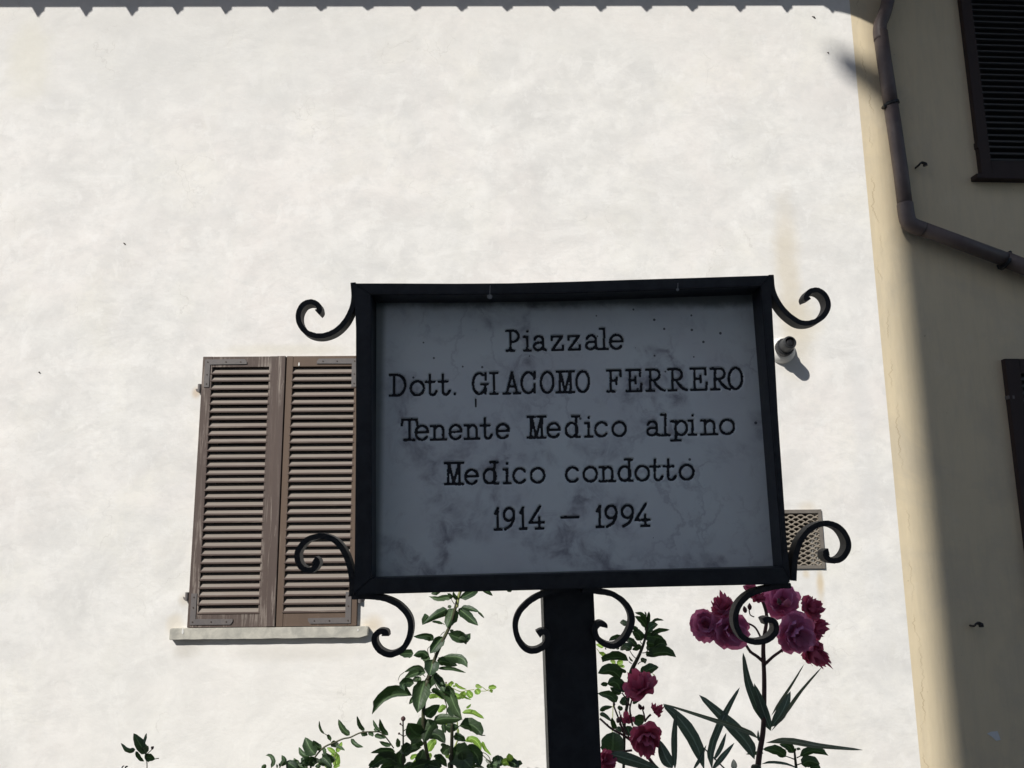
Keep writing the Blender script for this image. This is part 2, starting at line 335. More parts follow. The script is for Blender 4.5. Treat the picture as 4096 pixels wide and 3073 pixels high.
# window opening in the white wall, in wall metres
PT = -0.020                                      # front of the shutters
WX0 = (on_y(813, 1426, PT).x + on_y(747, 2509, PT).x) / 2
WX1 = on_y(1426, 2507, PT).x
WZ1 = (on_y(813, 1426, PT).z + on_y(1146, 1426, PT).z) / 2
WZ0 = (on_y(747, 2509, PT).z + on_y(1424, 2507, PT).z) / 2
GX1 = (on_y(3285, 2038, 0).x + on_y(3298, 2275, 0).x) / 2; GX0 = GX1 - 0.30
GZ1 = on_y(3280, 2038, 0).z; GZ0 = on_y(3290, 2275, 0).z
WXL, WXR, ZT = -9.0, XB, 5.4
whouse = thing('white_house', (0, 0, 0), 'sunlit whitewashed plaster house wall behind the street sign', 'house')
mb = MB()
xs = [WXL, WX0 + 0.02, WX1 - 0.02, GX0 + 0.01, GX1 - 0.01, WXR]; zs = [0, GZ0 + 0.01, GZ1 - 0.01, WZ1 - 0.02, ZT]
zs = sorted([0.0, WZ0 + 0.02, WZ1 - 0.02, GZ0 + 0.01, GZ1 - 0.01, ZT])
for i in range(5):
    for k in range(5):
        cx_, cz_ = (xs[i] + xs[i+1]) / 2, (zs[k] + zs[k+1]) / 2
        if WX0 < cx_ < WX1 and WZ0 < cz_ < WZ1: continue
        if GX0 < cx_ < GX1 and GZ0 < cz_ < GZ1: continue
        mb.add([(xs[i],0,zs[k]),(xs[i+1],0,zs[k]),(xs[i+1],0,zs[k+1]),(xs[i],0,zs[k+1])], [(0,1,2,3)])
def recess(x0, x1, z0, z1, dep):
    mb.add([(x0,0,z0),(x1,0,z0),(x1,dep,z0),(x0,dep,z0),(x0,0,z1),(x1,0,z1),(x1,dep,z1),(x0,dep,z1)],
           [(0,1,2,3),(4,7,6,5),(0,3,7,4),(1,5,6,2)])
recess(WX0 + 0.02, WX1 - 0.02, WZ0 + 0.02, WZ1 - 0.02, 0.25); recess(GX0 + 0.01, GX1 - 0.01, GZ0 + 0.01, GZ1 - 0.01, 0.2)
mb.add([(WXL,0,0),(WXL,8,0),(WXL,8,ZT),(WXL,0,ZT)], [(0,1,2,3)])
# wound correctly by hand so that the wall faces the square
me = bpy.data.meshes.new('wall'); me.from_pydata([tuple(v) for v in mb.v], [], mb.f); me.materials.append(M_white)
wall = bpy.data.objects.new('wall', me); sc.collection.objects.link(wall); wall.parent = whouse
mb = MB(); mb.box((WX0 + 0.021, 0.2, WZ0 + 0.021), (WX1 - 0.021, 0.24, WZ1 - 0.021)); build(mb, 'dark_backing', M_dark, whouse)  # near-black box stands for the shade behind the slats
mb = MB(); mb.box((GX0 + 0.011, 0.15, GZ0 + 0.011), (GX1 - 0.011, 0.19, GZ1 - 0.011)); build(mb, 'dark_vent_back', M_dark, whouse)  # near-black box stands for the shade behind the grille

# roof with eave; its edge throws the toothed shadow along the top of the wall
ZS = on_y(1500, 27).z
E1 = 0.45
mb = MB()
mb.prism([(WXL, -E1, ZS + E1), (WXL, 0.0, ZS + E1 + 0.14), (WXL, 6, ZS + E1 + 2.2), (WXL, 6, ZS + E1 + 2.4), (WXL, -E1, ZS + E1 + 0.12)],
         [(WXR, -E1, ZS + E1), (WXR, 0.0, ZS + E1 + 0.14), (WXR, 6, ZS + E1 + 2.2), (WXR, 6, ZS + E1 + 2.4), (WXR, -E1, ZS + E1 + 0.12)])
roof = build(mb, 'roof', M_tile, whouse)
notch = [85, 188, 287, 385, 489, 590, 694, 795, 898, 998, 1096, 1197, 1298, 1397, 1496, 1599, 1700, 1798]
ndep = [34, 32, 31, 26, 26, 20, 16, 14, 16, 18, 18, 18, 20, 20, 20, 22, 24, 26]
E2 = 0.55
k_ = 4.0 / FPX
for i in range(-8, len(notch)):
    u = (notch[i] if i >= 0 else 85 + 101.5 * i) * 1.8517; dp = (ndep[i] if i >= 0 else 30) * k_ * 1.45
    x0 = on_y(u, 30).x - 0.78 * E2; zb = ZS + E2 - dp; hw = 0.031; top = ZS + E2 + 0.10
    prof = [(-hw - 0.045, top), (-hw, zb + dp * 1.05), (-hw * 0.75, zb + dp * 0.75), (-0.003, zb), (0.004, zb + 0.002), (hw * 0.5, zb + dp * 0.42), (hw * 0.95, zb + dp * 0.6), (hw * 1.0, zb + dp * 1.05), (hw + 0.045, top)]
    mb = MB(); mb.prism([(x0 + a, -E2, b) for a, b in prof], [(x0 + a, -E1 + 0.02, b + 0.03) for a, b in prof])
    build(mb, 'roof_tile', M_tile, roof)

# sill
mb = MB(); P0 = on_y(678, 2530, -0.03); P1 = on_y(1470, 2530, -0.03)
SZ1 = WZ0 - 0.002; SZ0 = SZ1 - 0.050
n = 24; fr = []
for k in range(n + 1):
    x = P0.x + (P1.x - P0.x) * k / n; fr.append((x, SZ0 + random.uniform(-0.0012, 0.0012) + (0.010 if k == n else 0.0)))
mb.prism([(x, -0.030, z) for x, z in fr] + [(P1.x + 0.002, -0.030, SZ1 - 0.004), (P1.x - 0.004, -0.030, SZ1), (P0.x + 0.004, -0.030, SZ1), (P0.x, -0.03, SZ1 - 0.004)],
         [(x, 0.24, z) for x, z in fr] + [(P1.x + 0.002, 0.24, SZ1 - 0.004), (P1.x - 0.004, 0.24, SZ1), (P0.x + 0.004, 0.24, SZ1), (P0.x, 0.24, SZ1 - 0.004)])
build(mb, 'window_sill', M_sill, whouse, bevel=0.002)

# ------------------------------------------------------------------ louvred shutters
def shutter(parent, base, ux, x0, x1, z0, z1, yf, stile_l, stile_r, rail_t, rail_b, nslat, mats, th=0.036, slat_run=0.021, slope=1.3, label=None):
    """one leaf in a wall frame: base point, unit vector ux along the wall; y goes into the wall"""
    uy = Vector((0, 0, 1)).cross(ux) * 1.0
    W = lambda x, y, z: base + ux * x + uy * y + Vector((0, 0, z))
    def bx(m, a, b):
        (ax, ay, az), (bx_, by, bz) = a, b
        m.add([W(ax,ay,az),W(bx_,ay,az),W(bx_,by,az),W(ax,by,az),W(ax,ay,bz),W(bx_,ay,bz),W(bx_,by,bz),W(ax,by,bz)],
              [(0,3,2,1),(4,5,6,7),(0,1,5,4),(1,2,6,5),(2,3,7,6),(3,0,4,7)])
    m = MB(); bx(m, (x0, yf, z0), (x0 + stile_l, yf + th, z1))
    root = build(m, 'shutter', mats[0], parent, label=label, bevel=0.0015)
    m = MB(); bx(m, (x1 - stile_r, yf, z0), (x1, yf + th, z1)); build(m, 'stile', mats[0], root, bevel=0.0015)
    m = MB(); bx(m, (x0 + stile_l + .0005, yf + .001, z1 - rail_t), (x1 - stile_r - .0005, yf + th - .001, z1 - 0.0005)); build(m, 'rail', mats[0], root, bevel=0.001)
    m = MB(); bx(m, (x0 + stile_l + .0005, yf + .001, z0 + 0.0005), (x1 - stile_r - .0005, yf + th - .001, z0 + rail_b)); build(m, 'rail', mats[0], root, bevel=0.001)
    a, b = x0 + stile_l + 0.001, x1 - stile_r - 0.001
    # thin bead round the opening
    pitch = (z1 - rail_t - z0 - rail_b) / nslat
    rise = slat_run * slope; tk = 0.0065
    for k in range(nslat):
        zb = z0 + rail_b + pitch * k + 0.002
        dz = random.uniform(-0.0016, 0.0016); dy = random.uniform(-0.0012, 0.0008); zb += dz
        yy = yf - 0.0015 + dy
        m = MB(); hor = 0.009
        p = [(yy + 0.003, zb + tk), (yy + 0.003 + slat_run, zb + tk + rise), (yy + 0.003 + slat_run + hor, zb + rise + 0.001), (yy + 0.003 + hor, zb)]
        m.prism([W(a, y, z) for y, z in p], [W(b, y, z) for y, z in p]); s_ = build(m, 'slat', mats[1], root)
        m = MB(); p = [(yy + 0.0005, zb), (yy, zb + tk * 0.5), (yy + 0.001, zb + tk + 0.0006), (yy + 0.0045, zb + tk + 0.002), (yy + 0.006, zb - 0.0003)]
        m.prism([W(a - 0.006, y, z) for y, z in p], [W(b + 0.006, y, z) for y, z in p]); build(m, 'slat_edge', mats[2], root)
    return root, W, bx
XG = (on_y(1146, 1426, PT).x + on_y(1096, 2509, PT).x) / 2
kx = lambda px: px * (4.0 - 0.02) / FPX
SM = (M_wood, M_slat, M_nose); SM2 = (M_wood_right, M_slat, M_nose)
ex = Vector((1, 0, 0)); o0 = Vector((0, 0, 0))
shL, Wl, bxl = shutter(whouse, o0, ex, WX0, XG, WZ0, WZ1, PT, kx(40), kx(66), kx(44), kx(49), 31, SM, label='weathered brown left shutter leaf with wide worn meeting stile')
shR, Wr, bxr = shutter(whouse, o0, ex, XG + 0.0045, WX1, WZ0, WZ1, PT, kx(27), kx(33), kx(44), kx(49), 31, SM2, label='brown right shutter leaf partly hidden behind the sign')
# raised cover strip on the left leaf
m = MB(); m.box((XG - kx(33), PT - 0.007, WZ0 + 0.001), (XG + 0.001, PT - 0.0002, WZ1 - 0.0005)); build(m, 'cover_strip', M_wood, shL, bevel=0.0018)
m = MB(); m.box((XG + 0.0005, PT + 0.02, WZ0 + 0.003), (XG + 0.004, PT + 0.03, WZ1 - 0.003)); build(m, 'dark_gap_strip', M_dark, shL)  # near-black strip, the shade between the leaves put into its colour
# corner plates
def plate(parent, xc, zc, sx, sz, lh, lv, side=1):
    w_ = kx(22); y0, y1 = PT - 0.0035, PT + 0.0003
    pts = [(0, 0), (lh - w_*0.4, 0), (lh - w_*0.15, w_*0.3), (lh, w_*0.55), (lh, w_*0.95), (w_, w_), (w_, lv), (0, lv)]
    poly = [(xc + sx * a, zc + sz * b) for a, b in pts]
    m = MB(); m.prism([(x, y0, z) for x, z in poly], [(x, y1, z) for x, z in poly])
    pl = build(m, 'corner_plate', M_plate, parent, bevel=0.0005)
    for a, b in ((w_*.5, w_*.5), (lh*.5, w_*.5), (lh*.85, w_*.5), (w_*.5, lv*.55), (w_*.5, lv*.88)):
        m = MB(); c = Vector((xc + sx * a, y0, zc + sz * b)); m.tube([c + Vector((0, .001, 0)), c - Vector((0, .0018, 0))], [0.0042, 0.0034], 8)
        build(m, 'screw', M_screw, pl)
plate(shL, WX0 + kx(10), WZ1 - kx(12), 1, -1, kx(170), kx(115))
plate(shL, WX0 + kx(10), WZ0 + kx(10), 1, 1, kx(165), kx(118))
plate(shR, WX1 - kx(22), WZ0 + kx(10), -1, 1, kx(165), kx(118))
plate(shR, WX1 - kx(22), WZ1 - kx(12), -1, -1, kx(165), kx(118))
def pintle(parent, x, z, s):
    m = MB(); c = Vector((x, PT + 0.008, z)); m.tube([c + Vector((0, 0, -0.012)), c + Vector((0, 0, 0.026))], 0.0085, 10)
    h = build(m, 'hinge', M_plate, parent, smooth=False)
    m = MB(); m.prism([(x - s*0.004, PT, z - 0.010), (x + s*0.022, 0.002, z - 0.006), (x + s*0.026, 0.002, z + 0.006), (x - s*0.004, PT, z + 0.001)],
                      [(x - s*0.004, PT + 0.012, z - 0.012), (x + s*0.022, 0.008, z - 0.009), (x + s*0.026, 0.008, z + 0.004), (x - s*0.004, PT + 0.012, z - 0.001)])
    build(m, 'hinge_pin', M_plate, h)
pintle(shL, WX0 - 0.011, on_y(800, 1560).z, -1); pintle(shL, WX0 - 0.011, on_y(750, 2392).z, -1)
pintle(shR, WX1 + 0.011, on_y(1440, 2400).z, 1); pintle(shR, WX1 + 0.011, on_y(1440, 1560).z, 1)

for (u, v, ru, rv) in ((1196, 1459, 3, 7), (731, 2528, 4, 10), (1432, 2521, 3, 4)):
    P = on_y(u, v, -0.0305 if v > 2500 else PT - 0.0005); k2 = 4 / FPX; m = MB()
    m.prism([P + Vector((math.cos(a_)*ru*k2, -0.001, math.sin(a_)*rv*k2*(1.4 if math.sin(a_) > 0 else 1))) for a_ in (0, .9, 1.57, 2.2, 3.1, 4.0, 5.2)], [P + Vector((math.cos(a_)*ru*k2, 0.0004, math.sin(a_)*rv*k2)) for a_ in (0, .9, 1.57, 2.2, 3.1, 4.0, 5.2)])
    build(m, 'bird_dropping' if v > 2500 else 'paint_drip', M_wplastic, whouse)
for (u, v, du, dv) in ((498, 975, 8, 6), (3255, 70, 14, 12), (3312, 212, 4, 4), (158, 1490, 4, 5)):
    P = on_y(u, v); k2 = 4 / FPX; m = MB(); m.tube([P + Vector((-du*k2/2, 0.002, dv*k2/2)), P + Vector((0, -0.006, 0)), P + Vector((du*k2/2, 0.001, -dv*k2/2))], 0.0028, 6)
    build(m, 'nail', M_screw, whouse)

# ------------------------------------------------------------------ expanded metal vent in the white wall
grp = MB(); t = 0.016
vent = MB(); vent.box((GX1 - t, -0.010, GZ0), (GX1, 0.004, GZ1)); vent = build(vent, 'vent_grille', M_gframe, whouse, bevel=0.001, label='expanded metal vent grille in a grey frame')
for a, b in (((GX0, -0.010, GZ0), (GX0 + t, 0.004, GZ1)), ((GX0 + t + .0004, -0.0095, GZ1 - 0.018), (GX1 - t - .0004, 0.004, GZ1 - 0.0004)), ((GX0 + t + .0004, -0.0095, GZ0 + .0004), (GX1 - t - .0004, 0.004, GZ0 + 0.016))):
    m = MB(); m.box(a, b); build(m, 'frame_bar', M_gframe, vent, bevel=0.001)
m = MB(); dw_, dh = 0.046, 0.0226; z = GZ0 + 0.004; row = 0
while z < GZ1 - 0.022:
    x = GX0 + t - (dw_ / 2 if row % 2 else 0)
    while x < GX1 - t:
        pk = Vector((x + dw_ / 2, -0.001, z + dh / 2)); h = Vector((0, 0.0, 0.0027)); d = Vector((0, 0.009, -0.0035))
        for p_, q_ in ((Vector((x, -0.001, z)), Vector((x + dw_*.36, -0.003, z + dh*.46))), (Vector((x + dw_*.36, -0.003, z + dh*.46)), Vector((x + dw_*.64, -0.003, z + dh*.46))), (Vector((x + dw_*.64, -0.003, z + dh*.46)), Vector((x + dw_, -0.001, z)))):
            if GX0 + t * 0.5 < p_.x and q_.x < GX1 - t * 0.4:
                m.prism([p_ - h, q_ - h, q_ + h, p_ + h], [p_ - h + d, q_ - h + d, q_ + h + d, p_ + h + d])
        x += dw_
    z += dh / 2; row += 1
ms = build(m, 'expanded_mesh', M_grille, vent); ms['kind'] = 'stuff'

# ------------------------------------------------------------------ yellow house on the right
yA = math.radians(3.0); UX = Vector((math.cos(yA), math.sin(yA), 0)); UN = Vector((math.sin(yA), -math.cos(yA), 0))
YB = Vector((XB, 0, 0)); UY = -UN
def yw(u, v, off=0.0):                           # pixel -> wall coordinates (along, height) on the yellow wall, off metres in front
    P = on_plane(u, v, YB + UN * off, UN); return (P - YB).dot(UX), P.z
def YP(a, z, off=0.0): return YB + UX * a + UN * off + Vector((0, 0, z))
yhouse = thing('yellow_house', (XB, 0, 0), 'shaded ochre yellow plaster house on the right with dark shutters', 'house')
mb = MB(); L = 6.5; ns = 1
PF = -0.03
s1x0, s1z0 = yw(3920, 700, 0.03); s2x0, s2z1 = yw(4020, 1435, 0.03)
s1x0 = (yw(3852, 30, .03)[0] + yw(3916, 640, .03)[0]) / 2; s2x0 = (yw(4020, 1440, .03)[0] + yw(4093, 2050, .03)[0]) / 2
s1z1 = s1z0 + 1.45; s2z0 = s2z1 - 1.30; s1x1 = s1x0 + 0.78; s2x1 = s2x0 + 0.78
xs = sorted([0, s1x0 + .02, s1x1 - .02, s2x0 + .02, s2x1 - .02, L]); zs = [0, s2z0 + .02, s2z1 - .02, s1z0 + .02, s1z1 - .02, 7.2]
holes = [(s1x0, s1x1, s1z0, s1z1), (s2x0, s2x1, s2z0, s2z1)]
for i in range(5):
    for k in range(5):
        a_, z_ = (xs[i] + xs[i+1]) / 2, (zs[k] + zs[k+1]) / 2
        if any(h[0] < a_ < h[1] and h[2] < z_ < h[3] for h in holes): continue
        mb.add([YP(xs[i], zs[k]), YP(xs[i+1], zs[k]), YP(xs[i+1], zs[k+1]), YP(xs[i], zs[k+1])], [(0, 1, 2, 3)])
for h in holes:
    a0, a1, z0, z1 = h[0] + .02, h[1] - .02, h[2] + .02, h[3] - .02
    v8 = [YP(a0, z0), YP(a1, z0), YP(a1, z0, -.2), YP(a0, z0, -.2), YP(a0, z1), YP(a1, z1), YP(a1, z1, -.2), YP(a0, z1, -.2)]
    mb.add(v8, [(0,1,2,3),(4,7,6,5),(0,3,7,4),(1,5,6,2)])
me = bpy.data.meshes.new('wall'); me.from_pydata([tuple(v - YB) for v in mb.v], [], mb.f); me.materials.append(M_yellow)
o = bpy.data.objects.new('wall', me); sc.collection.objects.link(o); o.parent = yhouse
for h in holes:
    mb = MB(); a0, a1, z0, z1 = h[0] + .021, h[1] - .021, h[2] + .021, h[3] - .021
    mb.prism([YP(a0, z0, -.16), YP(a1, z0, -.16), YP(a1, z1, -.16), YP(a0, z1, -.16)], [YP(a0, z0, -.19), YP(a1, z0, -.19), YP(a1, z1, -.19), YP(a0, z1, -.19)])
    build(mb, 'dark_backing', M_dark, yhouse)  # near-black box in place of the shade inside the opening
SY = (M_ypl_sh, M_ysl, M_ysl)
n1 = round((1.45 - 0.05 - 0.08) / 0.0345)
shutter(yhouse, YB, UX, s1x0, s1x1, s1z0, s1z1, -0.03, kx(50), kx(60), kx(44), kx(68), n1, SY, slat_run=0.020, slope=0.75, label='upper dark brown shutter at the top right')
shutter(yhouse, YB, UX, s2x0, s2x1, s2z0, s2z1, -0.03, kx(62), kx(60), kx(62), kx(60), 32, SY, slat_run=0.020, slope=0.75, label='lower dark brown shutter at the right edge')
a0, z0 = yw(3908, 712, 0.05)
mb = MB(); mb.prism([YP(a0, z0, .05), YP(a0, s1z0 - .001, .05), YP(a0 + .9, s1z0 - .001, .05), YP(a0 + .9, z0, .05)],
                    [YP(a0, z0, 0.0), YP(a0, s1z0 - .001, -0.1), YP(a0 + .9, s1z0 - .001, -0.1), YP(a0 + .9, z0, 0.0)])
build(mb, 'window_sill', M_ypl_sh, yhouse, bevel=0.002)
# eave of the yellow house, with the curved end that ends the shadow
def sunback(P, y):                               # go from a wall point towards the sun until the plane y
    t = (P.y - y) / 1.0; return P + SUN * t
curve = [(3338, 46), (3372, 52), (3402, 60), (3440, 72), (3470, 84), (3500, 96), (3560, 112), (3700, 118), (4400, 118), (4400, -200), (3300, -200), (3300, 30)]
fr = [sunback(on_y(u, v), -0.95) for u, v in curve]; bk = [p + Vector((0, 0.12, 0.02)) for p in fr]
mb = MB(); mb.prism(fr, bk); eave = build(mb, 'eave_board', M_pipe, yhouse)
mb = MB(); zt = fr[-2].z; mb.add([(fr[0].x, -0.95, zt - .02), (XB + 6, -0.95, zt - .02), (XB + 6, 6, zt + 2.4), (fr[0].x, 6, zt + 2.4), (fr[0].x, -0.95, zt + .06), (XB + 6, -0.95, zt + .06), (XB + 6, 6, zt + 2.5), (fr[0].x, 6, zt + 2.5)],
                              [(0,3,2,1),(4,5,6,7),(0,1,5,4),(1,2,6,5),(2,3,7,6),(3,0,4,7)]); build(mb, 'roof', M_tile, yhouse)
# downpipe
def PW(u, v, off=0.055): return on_plane(u, v, YB + UN * off, UN)
r = 0.036
pp = [PW(3572, -130), PW(3552, 0), PW(3536, 60), PW(3522, 95), PW(3519, 125), PW(3523, 160)]
mb = MB(); mb.tube(spline(pp[:2] + pp[2:], 4), [r * 0.95] * 21, 16); pipe = build(mb, 'downpipe', M_pipe, yhouse, smooth=True, label='brown downpipe bending away to the right')
mb = MB(); mb.tube([PW(3522, 130), PW(3537, 245), PW(3552, 340), PW(3563, 415)], r, 16); build(mb, 'pipe_section', M_pipe, pipe, smooth=True)
mb = MB(); mb.tube([PW(3563.5, 418), PW(3585, 560), PW(3605, 700), PW(3621, 830)], r * 1.0, 16); build(mb, 'pipe_section', M_pipe, pipe, smooth=True)
mb = MB(); mb.tube(spline([PW(3620, 815), PW(3625, 855), PW(3634, 888), PW(3655, 905), PW(3690, 918)], 5), r * 1.09, 16); build(mb, 'elbow', M_pipe, pipe, smooth=True)
mb = MB(); mb.tube([PW(3668, 908), PW(3850, 975), PW(4032, 1042)], r * 1.02, 16); build(mb, 'pipe_section', M_pipe, pipe, smooth=True)
mb = MB(); mb.tube([PW(4020, 1038), PW(4160, 1092), PW(4500, 1222)], r * 1.12, 16); build(mb, 'pipe_section', M_pipe, pipe, smooth=True)
def clamp(u0, v0, u1, v1, bu, bv):
    c = PW((u0 + u1) / 2, (v0 + v1) / 2); d = (PW(u1, v1) - PW(u0, v0)).normalized(); ax = d.cross(UN).normalized()
    mb = MB(); mb.tube([c - ax * 0.007, c + ax * 0.007], r * 1.16, 18); o = build(mb, 'pipe_clamp', M_bplastic2, pipe)
    b = PW(bu, bv, 0.06); mb = MB(); mb.tube([b - UN * 0.012, b + UN * 0.012], 0.009, 6); build(mb, 'bolt', M_bplastic2, pipe)
    mb = MB(); mb.tube([c, c - UN * 0.06], 0.006, 6); build(mb, 'bracket', M_bplastic2, pipe)
clamp(3536, 424, 3592, 412, 3536, 428); clamp(4028, 1025, 4008, 1075, 4036, 1012)
# shutter dogs
def hook(u, v, s):
    P = PW(u, v, 0.0)
    pts = [P - UN * 0.01, P + UN * 0.030, P + UN * 0.034 + UX * 0.012 * s + Vector((0, 0, 0.012)), P + UN * 0.034 + UX * 0.030 * s + Vector((0, 0, 0.010)), P + UN * 0.034 + UX * 0.034 * s + Vector((0, 0, -0.004))]
    mb = MB(); mb.tube(spline(pts, 4), [0.005] * 9 + [0.008] * 4 + [0.012] * 4, 6); o = build(mb, 'shutter_hook', M_bplastic2, yhouse)
hook(3662, 672, 1); hook(3880, 2502, 1)
mb = MB(); c = PW(4035, 1592, 0.0)
mb.box(c - Vector((0.02, 0.03, 0.01)), c + Vector((0.012, 0.0, 0.008))); build(mb, 'hinge', M_plate, yhouse, bevel=0.001)
mb = MB(); c = PW(3906, 590, 0.0); mb.box(c - Vector((0.014, 0.03, 0.016)), c + Vector((0.010, 0.0, 0.02))); build(mb, 'hinge', M_ypl_sh, yhouse, bevel=0.001)
pts = [(3948, 2935), (3965, 2927), (3990, 2925), (3996, 2940), (4003, 2960), (3985, 2964), (3968, 2948)]
mb = MB(); mb.prism([PW(u, v, .003) for u, v in pts], [PW(u, v, .0) for u, v in pts]); build(mb, 'plaster_chip', M_chip, yhouse)

# ------------------------------------------------------------------ house across the square: it shades the sign and the right-hand wall
YFR = -9.0
xe = yw(3606, 1180)[0]; Pe = YP(xe, 0)
XT = (Pe + SUN * ((Pe.y - YFR))).x
ZLOW = 9.0 - 0.32
bh = thing('town_house', (XT - 4, YFR, 0), 'tall pale grey town house across the square, behind the viewer', 'house')
mb = MB(); mb.box((XT, YFR - 7, 0), (XT + 16, YFR, 14.5)); build(mb, 'tall_wing', M_facade, bh)
mb = MB(); mb.box((XT - 18, YFR - 7, 0), (XT - 0.002, YFR - 0.01, ZLOW)); build(mb, 'low_wing', M_facade, bh)
br = [(585, 250), (650, 270), (720, 295), (790, 335), (870, 365), (950, 660), (865, 600), (790, 520), (720, 465), (650, 410), (600, 330)]
fr = []
for a, b in br:
    P = on_plane(2900 + a / 1.383, b / 1.383, YB, UN); fr.append(P + SUN * (P.y - YFR - 0.6))
mb = MB(); mb.prism(fr, [p + Vector((0.25, -0.59, 0)) for p in fr]); build(mb, 'bracket', M_facade, bh)  # unseen projection, outline shaped to throw the blurred blob on the yellow wall

# ------------------------------------------------------------------ wall camera
c0 = on_y(3000 + 600/4.742, 1250 + 730/4.742, 0)
secc = thing('security_camera', c0, 'small white and dark grey camera on the wall right of the sign', 'camera')
def lathe(mb, c, ax, prof, n=24):
    ax = ax.normalized(); a = ax.orthogonal().normalized(); b = ax.cross(a)
    base = len(mb.v)
    for h, r_ in prof:
        for k in range(n):
            an = 2*math.pi*k/n; mb.v.append(c + ax*h + (a*math.cos(an) + b*math.sin(an))*r_)
    for i in range(len(prof)-1):
        for k in range(n):
            k2 = (k+1) % n; mb.f.append((base+i*n+k, base+i*n+k2, base+(i+1)*n+k2, base+(i+1)*n+k))
    mb.f.append(tuple(base + k for k in range(n))); mb.f.append(tuple(base + (len(prof)-1)*n + k for k in range(n)))
mb = MB(); lathe(mb, c0, Vector((0, -1, 0)), [(0, 0.066), (0.006, 0.066), (0.018, 0.062), (0.034, 0.052), (0.046, 0.038), (0.050, 0.020)], 32)
build(mb, 'base', M_wplastic, secc, smooth=True)
tip = CAM + ray(3000 + 765/4.742, 1250 + 560/4.742) * ((-0.135 - CAM.y) / ray(3161, 1368).y)
bs = c0 + Vector((-0.006, -0.040, 0.002)); ax = (tip - bs); Lh = ax.length
mb = MB(); lathe(mb, bs, ax, [(0.0, 0.036), (0.004, 0.0435), (0.030, 0.0435), (0.034, 0.040)], 32)
hd = build(mb, 'head', M_bplastic, secc, smooth=False)
mb = MB(); lathe(mb, bs, ax, [(0.0345, 0.034), (Lh - 0.016, 0.033), (Lh - 0.004, 0.0315), (Lh, 0.0285), (Lh + 0.001, 0.024), (Lh - 0.014, 0.0225)], 32)
build(mb, 'lens_barrel', M_bplastic, hd)
mb = MB(); lathe(mb, bs, ax, [(Lh - 0.0135, 0.022), (Lh - 0.009, 0.016), (Lh - 0.008, 0.004)], 20); build(mb, 'lens', M_bplastic2, hd, smooth=True)
axn = ax.normalized(); aa = axn.orthogonal().normalized(); bb = axn.cross(aa)
for k in range(16):
    an = 2*math.pi*k/16; d = aa*math.cos(an) + bb*math.sin(an); tdir = axn.cross(d)
    mb = MB(); c = bs + axn*0.022 + d*0.0435
    mb.prism([c + axn*s1*0.006 + tdir*s2*0.0035 + d*0.0012 for s1, s2 in ((-1,-1),(1,-1),(1,1),(-1,1))], [c + axn*s1*0.006 + tdir*s2*0.0035 - d*0.002 for s1, s2 in ((-1,-1),(1,-1),(1,1),(-1,1))])
    build(mb, 'vent_slot', M_bplastic2, hd)

# ------------------------------------------------------------------ the street sign
wv_ = Vector((0.00733, -0.01635, 0.00569)); SR = Matrix.Rotation(wv_.length, 3, wv_.normalized()); ST = Vector((0.11461, -2.64869, 1.77071))
SXv, SYv, SZv = SR.col[0], SR.col[1], SR.col[2]
def SL(x, y, z): return ST + SXv * x + SYv * y + SZv * z
def s2l(a, b, yl=0.0):                           # sign close-up pixel -> sign plane (x, z)
    P = on_plane(1100 + a / 0.9617, 1000 + b / 0.9617, ST + SYv * yl, SYv) - ST
    return P.dot(SXv), P.dot(SZv)
YF, YK = -0.047, 0.022
sign = thing('street_sign', (SL(0, 0, 0).x, SL(0, 0, 0).y, 0), 'marble street name plaque in a black wrought iron frame on a post', 'sign')
oTL, oTR, oBR, oBL = (303, 128), (1905, 97), (1990, 1283), (303, 1327)
iTL, iTR, iBR, iBL = (370, 173), (1868, 141), (1954, 1220), (372, 1263)
def bar(poly, lab=None):
    p = [s2l(a, b, YF) for a, b in poly]
    mb = MB(); mb.prism([SL(x, YF, z) for x, z in p], [SL(x, YK, z) for x, z in p])
    return build(mb, 'frame_bar', M_iron, sign, bevel=0.0016)
bar([oTL, (450, 128), (700, 129), (900, 127.5), (1120, 122), (1350, 114.5), (1600, 107), oTR, iTR, (1400, 158), (1100, 168), (700, 173), iTL])
bar([(303, 129), iTL, iBL, (303, 1326), (306, 1190), (311, 700), (311, 300)])
bar([(1906, 98), (1912, 200), (1936, 640), (1968, 1100), (1983, 1255), (1984, 1270), iBR, iTR])
bar([(303, 1327), iBL, iBR, (1984, 1270.6), (1978, 1283), (1966, 1286), (1500, 1296), (1150, 1305), (700, 1316)])
mb = MB(); x0, z0 = -0.33, -0.237; mb.prism([SL(-.33, .0205, -.237), SL(.33, .0205, -.237), SL(.33, .0205, .237), SL(-.33, .0205, .237)], [SL(-.33, .0235, -.237), SL(.33, .0235, -.237), SL(.33, .0235, .237), SL(-.33, .0235, .237)])
build(mb, 'back_plate', M_iron, sign)

